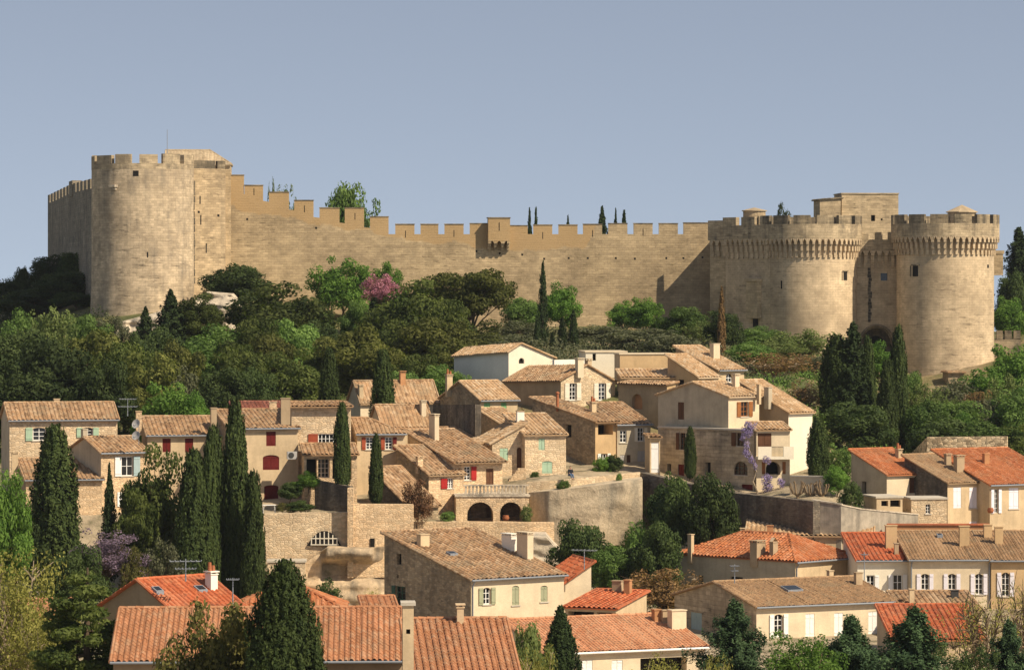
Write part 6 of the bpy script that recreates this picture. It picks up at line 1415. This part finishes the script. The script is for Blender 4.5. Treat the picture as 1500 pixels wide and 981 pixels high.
T('dark', 'broadleaf_tree', 'dark dense bush at the foot of the quarry cliff', 850, 762, 80, 330)
T('broad', 'broadleaf_tree', 'green tree in the shaded hollow right of the quarry cliff', 936, 764, 56, 334)
T('dark', 'broadleaf_tree', 'dark shaded tree below the green tree in the hollow', 925, 800, 70, 326)
T('dark', 'loquat_tree', 'dark loquat tree left of its twin before the shaded rampart', 988, 697, 72, 334, sink=-2)
T('dark', 'loquat_tree', 'dark loquat tree nearest the wisteria house', 1045, 695, 72, 331, sink=-2)
T('dark', 'broadleaf_tree', 'dark bush filling the gap under the loquat trees', 962, 765, 66, 324)
T('broad', 'broadleaf_tree', 'green tree half hidden behind the hipped roof chimney', 890, 800, 70, 326)
T('shrub', 'shrub', 'green hedge bush left of the leftmost orange roof house', 1228, 650, 42, 362, 'shrub')
T('vivid', 'shrub', 'yellow green bush below the hedge beside the orange roof house', 1226, 680, 40, 350, 'shrub')
T('gcypress', 'shrub', 'narrow dark climber shrub right of the white lit end wall', 1199, 612, 32, 357, 'shrub', bottom=708)  # enlarged so that it casts shade on the white end wall
T('dshrub', 'shrub', 'dark shrub at the bottom left of the orange roof house wall', 1246, 705, 34, 346, 'shrub')
T('gcypress', 'climbing_ivy', 'dark ivy column climbing the shaded gable of the wisteria house', 1011, 625, 17, 360.5, 'climber', bottom=700)
T('vivid', 'shrub', 'green climbing bush by the white shutter under the loggia', 882, 669, 26, 362, 'shrub', bottom=697); T('dark', 'shrub', 'dark green climber beside the grey shutters on the path', 897, 666, 28, 362.5, 'shrub', bottom=696)
T('redbush', 'shrub', 'autumn brown vine bush behind the red roofed shop', 965, 832, 100, 304, 'shrub', mat='brown'); T('brown', 'shrub', 'brown bare climber on the shaded wall of the hipped orange house', 1005, 836, 66, 306, 'shrub')
T('willow', 'shrub', 'small yellow green shrub between the rock face and stone house', 545, 862, 34, 322, 'shrub')
T('dshrub', 'shrub', 'small dark plants at the base of the rock face', 480, 846, 44, 328, 'shrub')
T('wisteria', 'wisteria', 'faded lilac wisteria bush below the narrow young fir', 158, 776, 100, 300, 'shrub', bottom=860)
T('redbush', 'shrub', 'orange tinged bush right of the lilac wisteria', 196, 800, 46, 298, 'shrub', mat='bronze')
T('olive', 'olive_tree', 'grey green tree left of the blunt cypress behind the television aerial', 240, 790, 66, 302)
T('dark', 'broadleaf_tree', 'dark green bush between the big cypress and lilac wisteria', 112, 800, 80, 296)
# front row of trees
T('willow', 'poplar_tree', 'yellow green airy tree filling the lower left corner', 24, 808, 170, 228, group='front trees'); T('willow', 'poplar_tree', 'smaller yellow green tree right beside the lower left corner tree', 80, 880, 100, 224, group='front trees')
T('cedar', 'cedar_tree', 'dark spreading cedar in the lower left foreground', 128, 841, 210, 212, group='front trees')
T('juniper', 'juniper_tree', 'broad dark green juniper in front of the striped roof', 417, 825, 122, 186, group='front trees')
T('plane', 'plane_tree', 'bronze green leafy tree in front of the striped roof', 320, 884, 170, 190, group='front trees')
T('conecyp', 'cypress', 'neat conical dark cypress in front of the salmon orange roof', 821, 889, 72, 222, group='front trees')
T('fir', 'fir_tree', 'blue green conifer in front of the skylight house corner', 1076, 882, 180, 226, group='front trees')
T('fir', 'fir_tree', 'dark blue conifer in front of the closed white shutters', 1246, 904, 150, 222, group='front trees')
T('fir', 'fir_tree', 'layered green fir in front of the low red roof', 1340, 892, 210, 216, group='front trees')
T('fir', 'fir_tree', 'dark conifer at the lower right edge', 1478, 912, 150, 214, group='front trees')
T('nearbroad', 'broadleaf_tree', 'bright green leafy tree between two blue conifers at the bottom', 1175, 928, 150, 220, group='front trees')
T('nearbroad', 'shrub', 'low green foliage right of the layered fir at the bottom edge', 1412, 945, 120, 212, group='front trees', mat='dark')
T('airy', 'plane_tree', 'nearly bare plane tree with yellow buds at lower right', 1440, 862, 120, 232, group='front trees')
T('airy', 'plane_tree', 'yellow budding bare tree at the right edge', 1500, 850, 90, 240, group='front trees')
T('willow', 'shrub', 'yellow green shrub under the neat conical cypress', 788, 948, 70, 200, 'shrub', mat='yellow'); T('willow', 'shrub', 'yellow green bush below the white gutter', 966, 960, 110, 210, 'shrub'); T('willow', 'shrub', 'yellow twigs in front of the blue green conifer', 1050, 960, 50, 208, 'shrub')
T('dark', 'shrub', 'low dark plants along the terrace edge before the maroon door', 440, 733, 40, 340.5, 'shrub', bottom=752); T('redbush', 'shrub', 'rust coloured low bush on the terrace by the maroon door', 414, 738, 20, 340, 'shrub', bottom=752, mat='bronze'); T('dark', 'shrub', 'shaded dark bush left under the porch', 424, 706, 34, 343, 'shrub', bottom=735)
T('broad', 'shrub', 'green foliage between the striped roof and the salmon orange roof', 775, 915, 60, 212, 'shrub', mat='pale')
# wisteria on the balcony house
def wist():
    root = empty('wisteria', P(1100, 715, 357), 'purple flowering wisteria climbing the corner of the shaded gable house', 'climber'); o = Vector(root.location); rng = np.random.default_rng(5)
    path = [(1110, 722), (1103, 705), (1108, 690), (1102, 670), (1096, 655), (1093, 640), (1098, 625)]
    mb = MB(); mb.tube([P(x, y, 356.6)-o for x, y in path], [.09, .08, .07, .06, .05, .05, .04], 5); mb.build('stem', MT['bark_pale'], root)
    cc, cr = [], []
    for x, y, r in ((1096, 626, .55), (1103, 622, .45), (1090, 632, .5), (1098, 636, .55), (1102, 630, .5), (1089, 640, .35), (1093, 650, .5), (1092, 660, .45), (1096, 668, .5), (1102, 672, .4), (1106, 680, .4), (1122, 674, .5), (1124, 700, .5), (1120, 706, .6), (1126, 712, .6), (1119, 716, .5), (1142, 709, .45), (1147, 706, .4), (1144, 713, .35)):
        for _ in range(3): cc.append(np.array(P(x+rng.normal()*2, y+rng.normal()*2.5, 356.4+rng.normal()*.2)-o)); cr.append(r*.6)
    C, N, S_, Tt = clump_leaves(rng, np.array(cc), np.array(cr), 60, .07, 1.3); V, Q, t = leaf_quads(rng, C, N, S_, Tt); me = fastmesh('blossom', V, Q, t); me.materials.append(LM['wist'])
    ob = bpy.data.objects.new('blossom', me); COL.objects.link(ob); ob.parent = root
    C, N, S_, Tt = clump_leaves(rng, np.array(cc)[::2]+[0, .15, -.1], np.array(cr)[::2], 22, .07, 1.3); V, Q, t = leaf_quads(rng, C, N, S_, Tt); me = fastmesh('leaves', V, Q, t); me.materials.append(LM['olive'])
    ob = bpy.data.objects.new('leaves', me); COL.objects.link(ob); ob.parent = root
wist()
# pollarded trees on the terrace
def pollard(px, D, label):
    rng = random.Random(px); root = empty('pollarded_tree', P(px, 738, D), label, 'tree', 0, 'pollarded trees on the terrace'); mb = MB()
    mb.tube([(0, 0, -.5), (.05, 0, .5), (0, 0, .9)], [.16, .14, .16], 7)
    for k in range(7):
        a = k*.9+rng.uniform(-.3, .3); d = Vector((math.cos(a), math.sin(a)*.6, 0)); r = rng.uniform(.5, 1.)
        m = Vector((0, 0, .8))+d*r*.6+Vector((0, 0, .25)); e = m+d*r*.35+Vector((0, 0, rng.uniform(.5, 1.)))
        mb.tube([(0, 0, .8), m, e, e+Vector((rng.uniform(-.1, .1), 0, .2))], [.11, .09, .07, .10], 6)
    mb.build('trunk', MT['bark_twig'], root)
pollard(1168, 349.5, 'bare pollarded tree nearest the wisteria house'); pollard(1188, 349.3, 'bare pollarded tree between two others on the terrace'); pollard(1204, 349, 'bare pollarded tree nearest the garden wall')
# undergrowth: nobody could count it
def scrub(name, label, region, n, mats, seed, size=(.7, 1.5), ls=.15, per=26):
    rng = np.random.default_rng(seed); cc, cr = [], []
    while len(cc) < n:
        px = rng.uniform(region[0], region[1]); D = rng.uniform(region[2], region[3]); p = P(px, 0, D); z = tz(p.x, D); r = rng.uniform(*size)
        nz = math.sin(p.x*.21+seed)+math.sin(D*.17+p.x*.09+seed*2)
        if nz < -.9 : continue
        cc.append(np.array([p.x, D, z+r*.35])); cr.append(r)
    C, N, S_, Tt = clump_leaves(rng, np.array(cc), np.array(cr), per, ls, .75); V, Q, t = leaf_quads(rng, C, N, S_, Tt); me = fastmesh(name, V, Q, t); me.materials.append(LM[mats])
    ob = bpy.data.objects.new(name, me); COL.objects.link(ob); tag(ob, label, 'undergrowth', None, 'stuff')
scrub('undergrowth', 'grey green scrub covering the slope below the long wall', (700, 1120, 405, 478), 900, 'olive', 1, (.8, 1.7))
scrub('undergrowth', 'dark undergrowth between the pines of the left slope', (-60, 700, 372, 470), 1500, 'dark', 2, (.8, 1.7))
scrub('undergrowth', 'light green low growth between the trees of the left slope', (-60, 700, 385, 466), 500, 'broad' if False else 'green', 5, (.5, 1.2))
scrub('undergrowth', 'green low growth on the right slope below the gate towers', (1110, 1560, 372, 470), 1300, 'green', 3, (.8, 1.6))
scrub('undergrowth', 'dark scrub covering the shaded hill left of the tower', (-60, 150, 470, 548), 1100, 'dark', 4, (.7, 1.5))
scrub('undergrowth', 'dark plants filling the hollow under the rampart', (870, 1110, 316, 336), 400, 'dark', 6, (.6, 1.2))
scrub('undergrowth', 'mixed low plants between the houses and the front trees', (-60, 240, 285, 335), 500, 'dark', 7, (.6, 1.2))
# ------------------------------------------------------------------ small things
def aerial(px, py0, py1, D, label, arms=((0, 14), (.25, 10)), name='television_aerial'):
    a = P(px, py1, D); h = (py1-py0)*mpp(D); root = empty(name, a, label, 'aerial', _trng.uniform(-.4, .4)); mb = MB(); mb.tube([(0, 0, -.2), (0, 0, h)], [.045, .035], 5); mb.build('mast', MT['zinc'], root)
    b_ = MB()
    for f, w in arms:
        L = w*mpp(D)/2; z = h*(1-f)-.03; b_.box(-L, -.03, z-.03, L, .03, z+.03)
        for k in range(7): x = -L+2*L*k/6; b_.box(x-.02, -.35, z+.032, x+.02, .35, z+.06)
    if arms: b_.build('antenna', MT['zinc'], root)
aerial(187, 584, 606, 348, 'double television aerial beside the two satellite dishes', ((0, 24), (.5, 28)))
aerial(272, 818, 846, 226, 'television aerial over the red roof with two skylights', ((.1, 46), (.5, 30)))
aerial(341, 846, 884, 226, 'slim television aerial right of the slim white chimney', ((.05, 18),))
aerial(856, 804, 830, 291, 'television aerial on the pink rendered house', ((.05, 36),))
aerial(1076, 826, 850, 292, 'television aerial in front of the hipped orange house', ((.1, 12), (.4, 10)))
aerial(245, 190, 224, 492, 'thin lightning rod mast on the round tower', ())
aerial(1266, 808, 846, 300, 'thin mast before the white rusty roofed house', ((.1, 8),))
def dish(px, py, D, label):
    root = empty('satellite_dish', P(px, py, D), label, 'satellite dish', R(-30), 'satellite dishes'); mb = MB(); mb.lathe([(.01, 0), (.22, .03), (.42, .11), (.44, .12), (.42, .09), (.22, .01), (.01, -.02)], 20)
    o = mb.build('reflector', MT['w_grey'], root, True); o.rotation_euler = (R(70), 0, 0); b_ = MB(); b_.tube([(0, 0, 0), (0, -.4, -.1)], .025, 5); b_.box(-.05, -.46, -.15, .05, -.38, -.05); b_.tube([(0, .02, -.05), (0, .35, -.25), (0, .35, -.8)], .03, 5); b_.build('arm', MT['zinc'], root)
dish(200, 621, 347, 'white satellite dish high on the gable of the low maroon house'); dish(200, 638, 346, 'white satellite dish below the other on the gable')
def aircon():
    root = empty('air_conditioner', P(427, 672, 346.2), 'white air conditioner unit on the wall beside maroon arched shutters', 'air conditioner', R(14)); mb = MB(); mb.box(-.45, -.35, 0, .45, 0, .7); mb.build('casing', MT['w_grey'], root)
    b_ = MB(); b_.lathe([(.01, 0), (.25, 0), (.27, .02)], 18); o = b_.build('fan', MT['iron'], root); o.location = (-.1, -.352, .35); o.rotation_euler = (R(90), 0, 0)
aircon()
# person sitting on the parapet
def person():
    seat = P(835.5, 696.2, 347.9); root = empty('person', seat, 'person in a dark jacket and blue jeans sitting on the stone parapet', 'person', R(12))
    def skin(name, pts, edges, rad, mat, lv=2):
        me = bpy.data.meshes.new(name); me.from_pydata(pts, edges, []); o = bpy.data.objects.new(name, me); COL.objects.link(o); o.parent = root
        m = o.modifiers.new('skin', 'SKIN'); 
        for v, r in zip(me.skin_vertices[0].data, rad): v.radius = r if isinstance(r, tuple) else (r, r)
        me.skin_vertices[0].data[0].use_root = True
        s = o.modifiers.new('sub', 'SUBSURF'); s.levels = lv; s.render_levels = lv; me.materials.append(mat); return o
    m_skin = stucco('skin', (.50, .30, .21), .05, .05, bump=.05); m_jk = paint('dark_jacket', (.025, .028, .035), .8); m_jn = paint('blue_jeans', (.10, .15, .24), .8); m_hair = paint('brown_hair', (.06, .035, .02), .7); m_shoe = paint('dark_shoe', (.04, .03, .025), .6)
    # one body: pelvis, chest, neck, head, arms to the hands, legs to the feet
    pts = [(0,0,.10),(0,.0,.34),(0,-.02,.52),(0,-.03,.62),(0,-.05,.74),(0,-.055,.80),
           (.17,-.02,.53),(.22,-.06,.30),(.14,-.24,.20),(.08,-.32,.19), (-.17,-.02,.53),(-.22,-.06,.30),(-.14,-.24,.20),(-.08,-.32,.19),
           (.10,-.06,.10),(.13,-.42,.12),(.20,-.46,-.28),(.22,-.56,-.33), (-.10,-.06,.10),(-.08,-.44,.13),(.02,-.50,-.26),(.04,-.60,-.31)]
    ed = [(0,1),(1,2),(2,3),(3,4),(4,5),(2,6),(6,7),(7,8),(8,9),(2,10),(10,11),(11,12),(12,13),(0,14),(14,15),(15,16),(16,17),(0,18),(18,19),(19,20),(20,21)]
    rad = [.14,.13,.12,.055,.092,.085,.065,.05,.042,.035,.065,.05,.042,.035,.09,.07,.05,.045,.09,.07,.05,.045]
    skin('body', pts, ed, rad, m_skin)
    skin('jacket', [(0,0,.14),(0,.0,.34),(0,-.02,.50),(0,-.025,.575),(.17,-.02,.53),(.22,-.06,.30),(.15,-.22,.21),(-.17,-.02,.53),(-.22,-.06,.30),(-.15,-.22,.21)], [(0,1),(1,2),(2,3),(2,4),(4,5),(5,6),(2,7),(7,8),(8,9)], [.165,.155,.15,.075,.085,.068,.058,.085,.068,.058], m_jk)
    skin('jeans', [(0,0,.08),(.10,-.06,.10),(.13,-.42,.12),(.20,-.46,-.24),(-.10,-.06,.10),(-.08,-.44,.13),(.02,-.50,-.22)], [(0,1),(1,2),(2,3),(0,4),(4,5),(5,6)], [.16,.11,.088,.066,.11,.088,.066], m_jn)
    skin('hair', [(0,-.03,.84),(0,.03,.80),(0,.035,.72)], [(0,1),(1,2)], [.095,.095,.06], m_hair)
    for x, y, z in ((.22,-.56,-.34), (.04,-.60,-.32)): skin('shoe', [(x-.01,y+.1,z+.0),(x+.01,y-.12,z-.01)], [(0,1)], [.055,.045], m_shoe)
person()
def pots():
    for px, py, D, lb in ((1451, 751, 349, 'small terracotta pot on the sill of the french window'), (741, 762, 343, 'round terracotta jar on the ledge between the two arches')):
        mb = MB(); r = .32; mb.lathe([(.02, 0), (r*.7, 0), (r, r*.8), (r*.75, r*1.4), (r*.8, r*1.5), (r*.7, r*1.45)], 18); o = mb.build('terracotta_pot', MT['terracotta'], None, True); o.location = P(px, py, D); tag(o, lb, 'pot')
pots()
def table():
    root = empty('garden_table', P(394, 751, 340), 'white metal garden table with a chair frame on the terrace', 'table', R(10)); mb = MB(); mb.box(-.6, -.35, .7, .6, .35, .74); mb.build('table_top', MT['w_white'], root)
    for x in (-.55, .55):
        for y in (-.3, .3): b_ = MB(); b_.tube([(x, y, 0), (x*.9, y*.9, .7)], .025, 5); b_.build('leg', MT['w_white'], root)
table()
T('shrub', 'plant', 'small green plant growing from the parapet right of the person', 907, 693, 9, 349, 'plant', bottom=709); T('shrub', 'plant', 'green tuft growing below the parapet left of the person', 825, 705, 20, 347.2, 'plant', bottom=718); T('shrub', 'plant', 'green tuft on top of the ledge wall left of the first arch', 656, 753, 22, 342.5, 'plant', bottom=765); T('shrub', 'plant', 'yellow green plant right of the second arch', 771, 738, 18, 343, 'plant', bottom=766, mat='pale'); T('shrub', 'plant', 'green plants at the foot of the mint shutter', 783, 694, 14, 353, 'plant', bottom=706)
